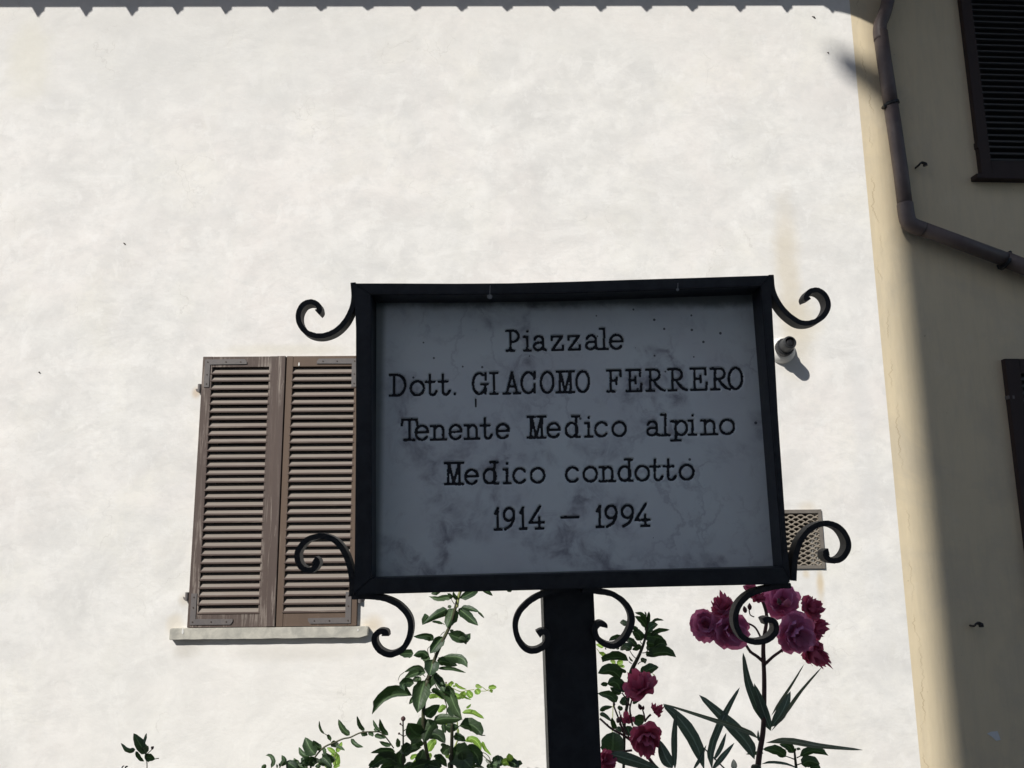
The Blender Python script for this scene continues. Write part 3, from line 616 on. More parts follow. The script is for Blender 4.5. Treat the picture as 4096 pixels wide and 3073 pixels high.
# letters as centre lines in a unit box
def arc(cx, cy, rx, ry, a0, a1, n=14):
    return [(cx + rx*math.cos(math.radians(a0 + (a1-a0)*i/n)), cy + ry*math.sin(math.radians(a0 + (a1-a0)*i/n))) for i in range(n+1)]
X = 0.70
GL = {
 'P': [[(0.02,0),(.66,0)], [(.33,0),(.33,1)], [(0,1),(.55,1)] + arc(.55,.725,.45,.275,90,-90) + [(.33,.45)]],
 'i': [[(0,.68),(.5,.68),(.5,0)], [(0.02,0),(1,0)], [(.5,.95),(.52,.96)]],
 'a': [[(.06,.53)] + arc(.40,.50,.36,.20,150,0,8) + [(.77,.12),(.86,.02),(1,0.0)], [(.76,.37),(.40,.38)] + arc(.38,.19,.38,.19,90,270,10) + [(.62,.05),(.77,.16)]],
 'z': [[(0.02,.50),(.02,.68),(.93,.68),(.06,0),(1,0),(1,.20)]],
 'l': [[(0,1),(.5,1),(.5,0)], [(0.04,0),(1,0)]],
 'e': [[(0.02,.36),(1,.38)] + arc(.5,.35,.5,.35,4,322,24)],
 'D': [[(0,1),(.5,1)] + arc(.45,.5,.55,.5,85,-85,14) + [(0,0)], [(.27,1),(.27,0)]],
 'o': [arc(.5,.35,.5,.35,0,360,26)],
 't': [[(.38,1.0),(.38,.22)] + arc(.66,.17,.28,.17,190,325,10) + [(1,.18)], [(0,.66),(.80,.66)]],
 '.': [[(.45,.03),(.55,.03)]],
 'G': [arc(.42,.5,.42,.5,55,335,24), [(.84,1.0),(.84,.68)], [(.55,.47),(1,.47)], [(.84,.47),(.84,.03)]],
 'I': [[(0,1),(1,1)], [(.5,1),(.5,0)], [(0,0),(1,0)]],
 'A': [[(.2,0.0),(.5,1),(.82,0)], [(0,0),(.38,0)], [(.62,0),(1,0)], [(.32,.33),(.70,.33)]],
 'C': [arc(.5,.5,.5,.5,42,318,24), [(.95,1.0),(.95,.68)], [(.95,.42),(.97,.02)]],
 'O': [arc(.5,.5,.5,.5,0,360,30)],
 'M': [[(0,1),(.42,1)], [(.56,1),(1,1)], [(0,0),(.40,0)], [(.56,0),(1,0)], [(.19,1),(.19,0)], [(.80,1),(.80,0)], [(.22,1),(.48,.04),(.78,1)]],
 'F': [[(0,1),(.96,1),(.98,.72)], [(.27,1),(.27,0)], [(0.04,0),(.55,0)], [(.27,.52),(.70,.52)], [(.70,.66),(.70,.36)]],
 'E': [[(0,1),(.90,1),(.92,.72)], [(.25,1),(.25,0)], [(0.04,0),(.98,0),(1,.32)], [(.25,.52),(.62,.52)], [(.62,.66),(.62,.36)]],
 'R': [[(0,1),(.45,1)] + arc(.45,.75,.27,.25,90,-90,10) + [(.22,.5)], [(.22,1),(.22,0)], [(0.02,0),(.44,0)], [(.40,.5),(.58,.24),(.80,.06),(1,0)]],
 'T': [[(0,.72),(.04,1),(.95,1),(1,.74)], [(.5,1),(.5,0)], [(.17,0),(.82,0)]],
 'n': [[(0,.68),(.25,.68),(.25,0)], [(.01,0),(.46,0)], [(.58,0),(1,0)], [(.25,.50)] + arc(.54,.45,.28,.23,145,0,8) + [(.82,0)]],
 'd': [arc(.42,.35,.42,.35,0,360,24), [(.45,1.03),(.95,1.03)], [(.74,1.03),(.74,.0),(1,0)]],
 'c': [arc(.5,.35,.5,.35,36,322,22)],
 'p': [[(0,.68),(.30,.68),(.30,-.27)], [(.02,-.27),(.60,-.27)], arc(.63,.34,.36,.35,0,360,22)],
 '1': [[(0.05,.76),(.45,1.0),(.45,0)], [(0,0),(1,0)]],
 '9': [arc(.5,.70,.5,.30,0,360,22), [(1.0,.68),(.94,.42),(.66,.16),(.12,0)]],
 '4': [[(.72,1.05),(.0,.28),(1,.28)], [(.68,.52),(.68,.02)], [(.42,0),(.95,0)]],
 '-': [[(0,.5),(1,.5)]],
}
A_, B_, C_, D_, E_ = (1500,1250,2.765), (2250,1250,2.765), (1500,1620,2.765), (2250,1620,2.765), (1800,1960,2.458)
def lin(p, qq): return lambda u: p[1] + (qq[1]-p[1]) * (u-p[0]) / (qq[0]-p[0])
L1 = lin((2042,1402.6),(2416,1395.8)); L2 = lin((1565,1582.7),(2858,1558)); L3 = lin((1637,1760.3),(2838,1737.5)); L4 = lin((1815,1937.2),(2431,1924.9)); L5 = lin((1991,2118.7),(2583,2104.4))
TXT = [(A_,L1,80,'P',1440,1600),(A_,L1,80,'i',1635,1735),(A_,L1,80,'a',1745,1905),(A_,L1,80,'z',1940,2095),(B_,L1,80,'z',50,205),(B_,L1,80,'a',250,415),(B_,L1,82,'l',403,520),(B_,L1,80,'e',515,680),
 (A_,L2,83,'D',148,345),(A_,L2,80,'o',380,552),(A_,L2,80,'t',545,693),(A_,L2,80,'t',690,838),(A_,L2,80,'.',864,900),
 (A_,L2,83,'G',1070,1262),(A_,L2,83,'I',1262,1368),(A_,L2,83,'A',1408,1620),(A_,L2,83,'C',1608,1785),(A_,L2,83,'O',1823,1988),(A_,L2,83,'M',1995,2217),(B_,L2,83,'O',142,308),
 (B_,L2,84,'F',480,660),(B_,L2,84,'E',692,888),(B_,L2,84,'R',915,1145),(B_,L2,84,'R',1160,1395),(B_,L2,85,'E',1407,1612),(B_,L2,84,'R',1630,1870),(B_,L2,85,'O',1830,2005),
 (C_,L3,82,'T',280,480),(C_,L3,80,'e',435,600),(C_,L3,80,'n',603,797),(C_,L3,80,'e',812,970),(C_,L3,80,'n',977,1165),(C_,L3,80,'t',1157,1303),(C_,L3,80,'e',1330,1495),
 (C_,L3,83,'M',1675,1900),(C_,L3,80,'e',1895,2058),(D_,L3,80,'d',25,205),(D_,L3,80,'i',240,345),(D_,L3,80,'c',350,515),(D_,L3,80,'o',543,715),
 (D_,L3,80,'a',928,1090),(D_,L3,82,'l',1080,1200),(D_,L3,80,'p',1190,1395),(D_,L3,81,'i',1385,1497),(D_,L3,81,'n',1523,1727),(D_,L3,81,'o',1735,1915),
 (C_,L4,85,'M',758,988),(C_,L4,80,'e',985,1150),(C_,L4,82,'d',1190,1375),(C_,L4,82,'i',1410,1512),(C_,L4,82,'c',1518,1685),(C_,L4,82,'o',1712,1887),
 (D_,L4,82,'c',28,195),(D_,L4,82,'o',222,395),(D_,L4,82,'n',397,597),(D_,L4,82,'d',610,793),(D_,L4,82,'o',797,972),(D_,L4,82,'t',960,1120),(D_,L4,82,'t',1107,1268),(D_,L4,83,'o',1288,1465),
 (E_,L5,84,'1',428,517),(E_,L5,84,'9',518,642),(E_,L5,84,'1',677,765),(E_,L5,84,'4',772,935),(E_,L5,84,'-',1087,1275),
 (E_,L5,84,'1',1432,1525),(E_,L5,84,'9',1520,1650),(E_,L5,84,'9',1680,1812),(E_,L5,84,'4',1815,1978)]
segs = []; seg_gl = []
SWD = 12.0 / 3313 * 1.35                           # stroke width
for gi, (F_, base, H, ch, a, b) in enumerate(TXT):
    u0 = F_[0] + a / F_[2] + 4.9; u1 = F_[0] + b / F_[2] - 4.9
    for st in GL[ch]:
        pts = []
        for (gx, gy) in st:
            u = u0 + (u1 - u0) * gx - 0.004 * gy * H * 0; v = base(u) - gy * H
            P = on_plane(u, v, ST, SYv) - ST; pts.append((P.dot(SXv), P.dot(SZv)))
        for p_, q_ in zip(pts[:-1], pts[1:]): segs.append((*p_, *q_)); seg_gl.append(gi)
segs = np.array(segs); seg_gl = np.array(seg_gl)
hw, hh = 0.3215, 0.2285
nx_, nz_ = 660, 470
gx = np.linspace(-hw, hw, nx_ + 1); gz = np.linspace(-hh, hh, nz_ + 1)
SD = np.full((nz_ + 1, nx_ + 1), 1.0); GI = np.full((nz_ + 1, nx_ + 1), -1, int)
for (x0, z0, x1, z1), gi in zip(segs, seg_gl):
    mg = 0.006
    i0, i1 = np.searchsorted(gx, min(x0, x1) - mg), np.searchsorted(gx, max(x0, x1) + mg)
    k0, k1 = np.searchsorted(gz, min(z0, z1) - mg), np.searchsorted(gz, max(z0, z1) + mg)
    xx, zz = np.meshgrid(gx[i0:i1], gz[k0:k1]); dx, dz = x1 - x0, z1 - z0; l2 = max(dx*dx + dz*dz, 1e-12)
    tt = np.clip(((xx - x0)*dx + (zz - z0)*dz) / l2, 0, 1)
    d = np.hypot(xx - x0 - tt*dx, zz - z0 - tt*dz)
    sub = SD[k0:k1, i0:i1]; gs = GI[k0:k1, i0:i1]; msk = d < sub; sub[msk] = d[msk]; gs[msk] = gi
ragged = rng.normal(0, 1, SD.shape)
for _ in range(3): ragged = (ragged + np.roll(ragged, 1, 0) + np.roll(ragged, -1, 0) + np.roll(ragged, 1, 1) + np.roll(ragged, -1, 1)) / 5
SDr = SD + ragged * 0.0005
R2 = SWD / 2
dep = np.where(SDr < R2 * 1.22, 0.0032 * np.sqrt(np.clip(1 - (SDr / (R2 * 1.22))**2, 0, 1)), 0.0)
# a chip under the G
P = on_plane(1500 + 1115/2.765, 1250 + 1000/2.765, ST, SYv) - ST; cxl, czl = P.dot(SXv), P.dot(SZv)
XX, ZZ = np.meshgrid(gx, gz)
chip = np.hypot((XX - cxl) / 0.0028, (ZZ - czl) / 0.0105); dep = np.maximum(dep, np.where(chip < 1, 0.002 * np.sqrt(np.clip(1 - chip**2, 0, 1)), 0))
GI[chip < 0.8] = len(TXT); SDr = np.where(chip < 0.8, 0, SDr)
off = np.array(origin(sign)); a_ = np.array(ST) - off
V = a_ + XX[..., None]*np.array(SXv) + ZZ[..., None]*np.array(SZv) + dep[..., None]*np.array(SYv)
V = V.reshape(-1, 3); idx = np.arange((nx_+1)*(nz_+1)).reshape(nz_+1, nx_+1)
Q = np.stack([idx[:-1,:-1], idx[:-1,1:], idx[1:,1:], idx[1:,:-1]], -1).reshape(-1, 4)
inn = (SDr < R2).reshape(-1); cnt = inn[Q].sum(1); lab = np.where(cnt >= 3, GI.reshape(-1)[Q].max(1), -1)
def grid_obj(name, faces, mat, parent, extra=None):
    used, inv = np.unique(faces, return_inverse=True); me = bpy.data.meshes.new(name)
    vv = V[used]; ff = inv.reshape(-1, 4)
    me.from_pydata(vv.tolist(), [], ff.tolist()); me.materials.append(mat); me.shade_smooth()
    o = bpy.data.objects.new(name, me); sc.collection.objects.link(o); o.parent = parent; return o
slab = grid_obj('marble_slab', Q[lab < 0], M_marble, sign)
for gi in range(len(TXT) + 1):
    f_ = Q[lab == gi]
    if len(f_): 
        o = grid_obj('letter' if gi < len(TXT) and TXT[gi][3] not in '149-' else ('numeral' if gi < len(TXT) else 'chip'), f_, M_paint, slab)
mb = MB(); mb.prism([SL(-hw, 0.0003, -hh), SL(hw, 0.0003, -hh), SL(hw, 0.0003, hh), SL(-hw, 0.0003, hh)], [SL(-hw, .02, -hh), SL(hw, .02, -hh), SL(hw, .02, hh), SL(-hw, .02, hh)])
del mb.f[0]                                       # open towards the engraved face
build(mb, 'slab_edge', M_marble, slab)

# scrolls: flat bar swept along curves drawn in the sign plane
def scroll(pts, y0=-0.043, y1=-0.019, th=0.0084, taper_end=True, rev=False):
    P = [Vector((*s2l(a, b, (y0 + y1) / 2), 0)) for a, b in pts]; S = spline(P, 7); m = len(S)
    mb = MB(); ring = []
    for i, p in enumerate(S):
        t = (S[min(i+1, m-1)] - S[max(i-1, 0)]).normalized(); nrm = Vector((-t.y, t.x, 0))
        f = i / (m - 1); h = th / 2; a, b = y0, y1
        if f > 0.90: h *= 1.0 + 0.35 * (f - 0.90) / 0.1
        jit = random.uniform(-0.0003, 0.0003)
        ring.append([SL(p.x + nrm.x*h, a, p.y + nrm.y*h + jit), SL(p.x + nrm.x*h, b, p.y + nrm.y*h), SL(p.x - nrm.x*h, b, p.y - nrm.y*h), SL(p.x - nrm.x*h, a, p.y - nrm.y*h + jit)])
    vs_ = [v for r_ in ring for v in r_]; fs = [(0, 1, 2, 3), tuple(4*(m-1) + k for k in (3, 2, 1, 0))]
    for i in range(m - 1):
        for k in range(4):
            k2 = (k + 1) % 4; fs.append((4*i + k, 4*(i+1) + k, 4*(i+1) + k2, 4*i + k2))
    mb.add(vs_, fs); return build(mb, 'scroll', M_ironw, sign, bevel=0.0009)
scroll([(305,134),(308,190),(299,235),(272,285),(230,322),(178,337),(130,325),(101,290),(97,250),(115,217),(145,207),(170,218),(176,238),(168,247)])
scroll([(1900,104),(1906,160),(1925,205),(1960,250),(2010,285),(2060,285),(2100,260),(2118,222),(2108,185),(2080,163),(2050,167),(2035,187),(2040,200)])
scroll([(300,1330),(301,1275),(291,1215),(270,1160),(235,1118),(185,1100),(130,1115),(96,1155),(93,1190),(108,1220),(135,1232),(158,1222),(168,1200),(155,1190)])
scroll([(1986,1272),(1988,1225),(1994,1175),(2015,1115),(2055,1070),(2110,1052),(2160,1068),(2190,1110),(2193,1150),(2170,1185),(2135,1195),(2110,1180),(2108,1165),(2120,1162)])
scroll([(300,1332),(350,1331),(420,1338),(480,1365),(520,1415),(522,1475),(495,1530),(450,1553),(410,1540),(388,1510),(388,1483),(405,1466),(427,1468),(428,1482)])
scroll([(1976,1290),(1940,1291),(1890,1300),(1830,1318),(1785,1355),(1765,1405),(1772,1455),(1800,1492),(1845,1506),(1890,1495),(1918,1465),(1915,1430),(1890,1420),(1872,1428)])
scroll([(1080,1308),(1040,1318),(985,1345),(940,1390),(924,1440),(935,1495),(965,1532),(1000,1538),(1035,1520),(1048,1492),(1042,1470),(1025,1466),(1010,1476)])
scroll([(1180,1306),(1240,1312),(1300,1325),(1350,1365),(1370,1420),(1350,1480),(1310,1518),(1270,1515),(1237,1490),(1228,1455),(1245,1435),(1263,1440),(1262,1450)])
# post
def PO(u, v, yl): 
    P = on_plane(u, v, ST + SYv * yl, SYv) - ST; return P.dot(SXv), P.dot(SZv)
yp0, yp1 = -0.010, 0.078
tl = PO(2171, 2350, yp0); tr = PO(2374, 2350, yp0); bl_ = PO(2197, 3073, yp0); br_ = PO(2406, 3073, yp0)
zt = s2l(1150, 1303, YF)[1] - 0.0006
def at_z(p, q2, z): t_ = (z - p[1]) / (q2[1] - p[1]); return p[0] + (q2[0] - p[0]) * t_
zb = -1.77
xa, xb, xc, xd = at_z(tl, bl_, zt), at_z(tr, br_, zt), at_z(tl, bl_, zb), at_z(tr, br_, zb)
mb = MB(); mb.prism([SL(xa, yp0, zt), SL(xb, yp0, zt), SL(xd, yp0, zb), SL(xc, yp0, zb)], [SL(xa, yp1, zt), SL(xb, yp1, zt), SL(xd, yp1, zb), SL(xc, yp1, zb)])
build(mb, 'post', M_iron, sign, bevel=0.002)
for (a, b, sz) in ((826, 180, 1.0), (1549, 153, 0.6)):
    x, z = s2l(a, b, YF); mb = MB()
    mb.prism([SL(x + 0.004*sz*math.cos(t_), YF - 0.001, z + 0.004*sz*math.sin(t_)) for t_ in np.linspace(0, 5.5, 8)], [SL(x + 0.0045*sz*math.cos(t_), YF + 0.0005, z + 0.0045*sz*math.sin(t_)) for t_ in np.linspace(0, 5.5, 8)])
    build(mb, 'bolt', M_drip, sign)
    mb = MB(); mb.prism([SL(x - .0005, YF - 0.0007, z + .004*sz), SL(x + .001, YF - 0.0007, z + .004*sz), SL(x + .0015, YF - 0.0007, z + .019*sz), SL(x + .0008, YF - 0.0007, z + .019*sz)], [SL(x - .0005, YF + 0.0005, z + .004*sz), SL(x + .001, YF + 0.0005, z + .004*sz), SL(x + .0015, YF + 0.0005, z + .019*sz), SL(x + .0008, YF + 0.0005, z + .019*sz)])
    build(mb, 'drip_mark', M_drip, sign)

# ------------------------------------------------------------------ plants
FW = Vector((0, 1, 0))
def ZC(ox, oy, s): return lambda p: (ox + p[0] / s, oy + p[1] / s)
def leaf(parent, Z, s, pts, wl, wr, d, mat, shape='o', dz=None, fold=None, n=9, wav=0.07, curl=0.0):
    """leaf blade along a midrib; wl, wr = half widths left/right in close-up pixels; folded along the midrib, tip nearer or farther by dz"""
    if dz is None: dz = random.uniform(-0.05, 0.05)
    if shape == 'o': wl *= 1.38; wr *= 1.38
    if fold is None: fold = random.choice((-1, 1)) * random.uniform(0.25, 0.7)
    S = spline([Vector((*Z(p), 0)) for p in pts], 5); m = len(S); mb = MB(); rows = []
    L = sum((S[i+1] - S[i]).length for i in range(m-1)); ph = random.uniform(0, 6)
    idx_ = [round(i * (m - 1) / n) for i in range(n + 1)]
    for j, i in enumerate(idx_):
        f = j / n; t = (S[min(i+1, m-1)] - S[max(i-1, 0)]).normalized(); nr = Vector((t.y, -t.x, 0))   # left side in the image
        if shape == 'o': w_ = (f**0.5 * (1 - f)**0.8) / 0.4875 if 0 < f < 1 else 0.02
        elif shape == 'l': w_ = math.sin(math.pi * f**0.85)**0.75 if 0 < f < 1 else 0.02
        else: w_ = math.sin(math.pi * f**0.9)**0.5 if 0 < f < 1 else 0.05
        ww = 1 + wav * math.sin(f * 19 + ph) + random.uniform(-wav, wav) * .8; ww2 = 1 + wav * math.sin(f * 17 + ph * 2) + random.uniform(-wav, wav) * .8
        dd = d + dz * f * f; a = wl / s * w_ * ww; b = wr / s * w_ * ww2
        c = S[i]; fl = fold
        rows.append([at_d(c.x + nr.x*a, c.y + nr.y*a, dd + px2m(a, d)*fl), at_d(c.x + nr.x*a*.55, c.y + nr.y*a*.55, dd + px2m(a*.55, d)*fl*0.7),
                     at_d(c.x, c.y, dd), at_d(c.x - nr.x*b*.55, c.y - nr.y*b*.55, dd + px2m(b*.55, d)*fl*0.7), at_d(c.x - nr.x*b, c.y - nr.y*b, dd + px2m(b, d)*fl)])
    vs_ = [v for r_ in rows for v in r_]; fs = []
    for j in range(n):
        for k in range(4): fs.append((5*j + k, 5*(j+1) + k, 5*(j+1) + k + 1, 5*j + k + 1))
    mb.add(vs_, fs); o = build(mb, 'leaf', mat, parent, smooth=True)
    at = o.data.attributes.new('blade', 'FLOAT_VECTOR', 'POINT')
    for j in range(n + 1):
        for k in range(5): at.data[5*j + k].vector = ((k - 2) / 2, j / n, 1.0)
    return o
def stem(parent, Z, s, pts, r0, r1, d, mat, root=None, name='stem', d1=None, n=7):
    P = spline([Vector((*Z(p), 0)) for p in pts], 5); m = len(P); d1 = d if d1 is None else d1
    W = [at_d(p.x, p.y, d + (d1 - d) * i / (m - 1)) for i, p in enumerate(P)]
    R = [px2m((r0 + (r1 - r0) * i / (m - 1)) / s, d) for i in range(m)]
    if root is not None:                         # goes on down to the soil
        e = W[0]; W = [Vector((root[0], root[1], -0.02)), Vector(((root[0]*1.2 + e.x*.8)/2, (root[1] + e.y)/2, e.z * 0.5))] + W; R = [R[0]*1.3, R[0]*1.15] + R
    mb = MB(); mb.tube(W, R, n); return build(mb, name, mat, parent, smooth=True)

# tall climber left of the post
P1 = ZC(1480, 2340, 3.687); P2 = ZC(1480, 2673, 3.687); s = 3.687; D = 2.50
e = at_d(1700, 3073, D)
vine = thing('climbing_plant', (e.x, e.y, 0), 'tall leafy green climber rising under the left half of the sign', 'plant')
stem(vine, P2, s, [(895, 1490), (850, 1300), (805, 1050), (785, 760), (800, 500), (850, 172)], 26, 30, D, M_stem, (e.x, e.y))
stem(vine, P1, s, [(850, 1400), (900, 1250), (980, 1030), (1070, 830), (1180, 600), (1260, 340), (1290, 230), (1345, 60)], 28, 24, D, M_stem)
stem(vine, P1, s, [(1285, 330), (1305, 200), (1345, 0)], 20, 17, D - .004, M_stem_lt)
for pts in ([(1245,285),(1215,240),(1198,205)], [(1285,380),(1320,375)], [(1100,690),(1060,720),(1040,750)], [(1110,450),(1095,430)], [(1080,570),(1100,590)], [(870,1060),(850,950),(890,905)],
            [(940,1090),(960,1060),(930,830)], [(1000,1080),(1040,1070),(1075,1055)], [(780,1325),(815,1355)]):
    stem(vine, P1, s, pts, 6, 5, D, M_stem, name='stalk', n=5)
A = M_leafA
for (pts, a, b, *o_) in [
  ([(1195,205),(1120,185),(1000,205),(865,170)],38,38), ([(1190,210),(1190,160),(1140,125)],22,22), ([(1330,200),(1260,175),(1228,100)],35,20),
  ([(1320,195),(1430,150),(1550,80),(1560,20)],45,55), ([(1030,60),(980,110),(900,130)],35,25), ([(1640,55),(1720,100),(1810,160)],34,24),
  ([(2010,40),(2060,80),(2075,108)],30,30), ([(1130,350),(1080,380),(960,440),(770,590)],75,45), ([(860,450),(820,490),(775,590)],50,45),
  ([(1225,345),(1195,480),(1135,632)],85,85,-.02), ([(1350,325),(1480,350),(1612,400)],35,30), ([(1590,395),(1640,440),(1686,492)],14,14),
  ([(1305,350),(1430,450),(1595,600)],62,62,-.02), ([(1080,575),(980,545),(910,545)],18,18), ([(930,820),(860,750),(640,760)],60,35), 
  ([(1150,715),(1300,780),(1420,790),(1482,715)],90,60), ([(1300,800),(1380,810),(1420,878)],40,30), ([(1075,765),(980,880),(885,1010)],72,65,-.02),
  ([(872,1062),(770,990),(640,1040)],90,30), ([(640,1010),(540,1010),(425,1022)],58,52), ([(880,1060),(830,1100),(765,1090)],34,30),
  ([(1070,1060),(1280,1060),(1390,1110),(1438,1218)],40,85), ([(990,1112),(1130,1140),(1288,1190)],55,55), ([(1000,1230),(1200,1235),(1417,1297)],25,24),
  ([(930,1100),(905,1210),(875,1340)],95,95,-.04), ([(800,1255),(680,1215),(500,1290)],30,30), ([(820,1290),(680,1300),(500,1385)],42,62), ([(930,1290),(980,1380),(1080,1475)],45,48),
  ([(1200,330),(1170,320),(1145,335)],26,20), ([(1180,690),(1210,680),(1230,700)],22,22)]:
    leaf(vine, P1, s, pts, a, b, D, A, dz=o_[0] if o_ else None)
stem(vine, P1, s, [(500,1290),(440,1340),(415,1410)], 6, 4, D, M_stem, name='tendril', n=5)
for (pts, a, b, *o_) in [
  ([(650,225),(560,215),(480,240),(510,330)],55,60), ([(760,175),(690,160),(620,190)],40,35), ([(810,180),(740,400),(700,660)],105,100,-.04), ([(930,120),(870,220),(840,330)],60,60),
  ([(620,405),(400,385),(190,480),(30,682)],28,115,-.03), ([(640,420),(615,480),(578,532)],24,24), ([(950,80),(1050,240),(1095,345)],52,52),
  ([(1010,330),(1170,380),(1250,560),(1362,765)],60,85,-.03), ([(905,320),(1000,350),(1090,465)],35,35), ([(1110,330),(1180,320),(1250,440)],45,20),
  ([(830,720),(900,640),(1030,540)],65,62,0.02), ([(1160,560),(1230,640),(1325,700)],45,60), ([(940,775),(1120,740),(1362,752)],62,72,-.02),
  ([(1320,852),(1480,830),(1600,920),(1650,1000)],85,70,-.02), ([(800,720),(760,850),(745,930)],62,62), ([(790,1010),(660,950),(560,810)],110,115,-.04),
  ([(965,780),(860,900),(790,1090)],105,85,-.02), ([(840,990),(990,980),(1110,1105)],80,60,-.02), ([(600,1140),(700,1110),(795,1120)],62,60), 
  ([(1230,1010),(1330,1020),(1410,1080)],40,48), ([(1200,1200),(1340,1300),(1500,1480)],150,150,-.06), ([(1400,1170),(1560,1260),(1625,1450)],80,85,-.03),
  ([(370,1230),(200,1215),(10,1250)],32,38), ([(400,1400),(230,1330),(-20,1480)],55,90,-.03), ([(390,1330),(250,1290),(130,1275)],42,35), ([(960,1290),(1050,1350),(1135,1455)],50,45),
  ([(1060,1450),(920,1420),(780,1490)],60,60,-.03), ([(700,1400),(760,1300),(785,1190)],60,55), ([(1080,820),(1090,890),(1110,960)],32,28), ([(1120,860),(1200,870),(1310,860)],55,65),
  ([(500,1300),(560,1220),(760,1170)],45,45), ([(460,1440),(440,1330),(500,1200)],75,75,-.02), ([(1250,960),(1310,975),(1380,1010)],16,16), ([(1040,1330),(980,1300),(940,1310)],26,26),
  ([(600,1480),(800,1420),(1040,1470)],70,50,-.03), ([(150,1470),(300,1440),(470,1470)],45,45), ([(1480,1475),(1560,1440),(1690,1470)],25,25), ([(1040,1130),(1100,1140),(1150,1200)],24,24)]:
    leaf(vine, P2, s, pts, a*1.05, b*1.05, D, A, dz=o_[0] if o_ else None)
rf = random.Random(3)
for _ in range(26):                              # crowded foot of the climber
    x_, y_ = rf.uniform(60, 1560), rf.uniform(1230, 1480)
    if y_ < 1330 and not 250 < x_ < 1500: continue
    an = rf.uniform(0, 6.28); l_ = rf.uniform(110, 210)
    leaf(vine, P2, s, [(x_, y_), (x_ + math.cos(an)*l_*.5, y_ + math.sin(an)*l_*.5 + 8), (x_ + math.cos(an)*l_, y_ + math.sin(an)*l_*.8 + 20)], l_*.32, l_*.30, D + rf.uniform(-.08, .14), A)
for pts in ([(1000,320),(960,240),(955,190)], [(830,400),(880,370),(920,355)], [(1090,380),(1130,400),(1110,380)], [(1095,450),(1130,560),(1130,680)], [(1320,850),(1290,880)], [(1640,990),(1700,992)]):
    stem(vine, P2, s, pts, 8, 6, D, M_stem, name='stalk', n=5)
stem(vine, P2, s, [(1200,1480),(1205,1200),(1210,900),(1205,820)], 30, 22, D - .01, M_stem)
stem(vine, P2, s, [(490,1480),(490,1130),(487,750)], 16, 11, D - .02, M_stem, name='bud_stalk')
for (a, b, r_) in ((487, 745, 36), (447, 822, 15), (427, 965, 17), (560, 888, 15), (582, 968, 15), (1120,215,14)):
    c = at_d(*P2((a, b)), D - .02); mb = MB(); rr = px2m(r_ / s, D)
    lathe(mb, c - Vector((0,0,rr)), Vector((0.1, 0, 1)), [(0, rr*.35), (rr*.4, rr*.8), (rr, rr), (rr*1.6, rr*.75), (rr*2, rr*.2)], 8); build(mb, 'bud', M_bud, vine, smooth=True)
for a, b in ((447, 822), (427, 965), (560, 888), (582, 968)):
    stem(vine, P2, s, [(490, b + 45), ((490 + a)/2, b + 18), (a, b)], 7, 6, D - .02, M_stem, name='stalk', n=5)

# sunlit young climber close to the wall
DB = 3.35; e = at_d(1830, 3200, DB)
cl = thing('young_climber', (e.x, e.y, 0), 'thin bright green sunlit climber between the tall climber and the post', 'plant')
stem(cl, P2, s, [(1180, 1480), (1240, 1200), (1300, 1020), (1285, 780), (1290, 620), (1280, 450), (1170, 330), (1130, 230)], 14, 6, DB, M_stem_lt, (e.x, e.y))
stem(cl, P2, s, [(1200,285),(1330,345),(1420,330),(1540,315)], 6, 5, DB, M_stem_lt, name='twig', n=5)
stem(cl, P2, s, [(1540,330),(1700,338),(1760,300)], 5, 4, DB, M_stem_lt, name='twig', n=5)
stem(cl, P2, s, [(1560,265),(1640,270),(1710,320),(1770,340)], 5, 5, DB, M_stem_lt, name='twig', n=5)
for (pts, a, b) in [([(1170,275),(1200,225),(1240,225)],30,25), ([(1250,220),(1320,285),(1425,315)],20,16), ([(1430,330),(1480,400),(1515,425)],50,45), ([(1560,310),(1590,350),(1610,385)],48,48),
  ([(1555,250),(1600,270),(1650,290)],26,26), ([(1745,290),(1805,280),(1866,285)],36,36), ([(1400,345),(1370,400),(1400,440)],50,50), ([(1230,370),(1300,420),(1340,400)],40,50), ([(1300,380),(1400,430),(1495,468)],12,14),
  ([(1770,310),(1790,340),(1770,350)],22,20), ([(1100,250),(1140,260),(1170,280)],22,22), ([(1220,270),(1250,262),(1270,270)],12,14), ([(870,440),(930,410),(1010,420)],38,36), ([(1000,400),(1050,420),(1080,460)],28,28),
  ([(1010,655),(1060,590),(1130,565)],45,42), ([(1360,658),(1500,650),(1682,745)],42,30), ([(1420,592),(1460,565),(1491,528)],15,15), ([(1040,790),(1090,810),(1190,830)],26,24), ([(860,1235),(900,1130),(980,1060)],62,58),
  ([(1400,1080),(1500,1040),(1590,1100),(1640,1205)],50,60), ([(1060,1205),(1120,1175),(1175,1210)],40,36), ([(1240,1150),(1350,1160),(1470,1200)],42,50), ([(900,915),(940,905),(975,910)],14,14), ([(1290,880),(1300,950),(1300,1030)],16,16),
  ([(1655,1080),(1690,1180),(1790,1287)],24,22), ([(600,1350),(650,1300),(740,1300)],35,30), ([(780,1300),(800,1400),(830,1480)],38,40), ([(880,1250),(890,1290),(900,1330)],22,22), ([(360,1430),(400,1420),(460,1440)],14,14), ([(620,1440),(680,1380),(700,1330)],36,34), ([(900,1110),(940,1080),(985,1070)],32,30), ([(1130,1230),(1140,1290),(1180,1340)],30,30)]:
    leaf(cl, P2, s, pts, a, b, DB + random.uniform(-.05, .05), M_leafB, shape='r' if a > 33 else 'o', wav=0.08)
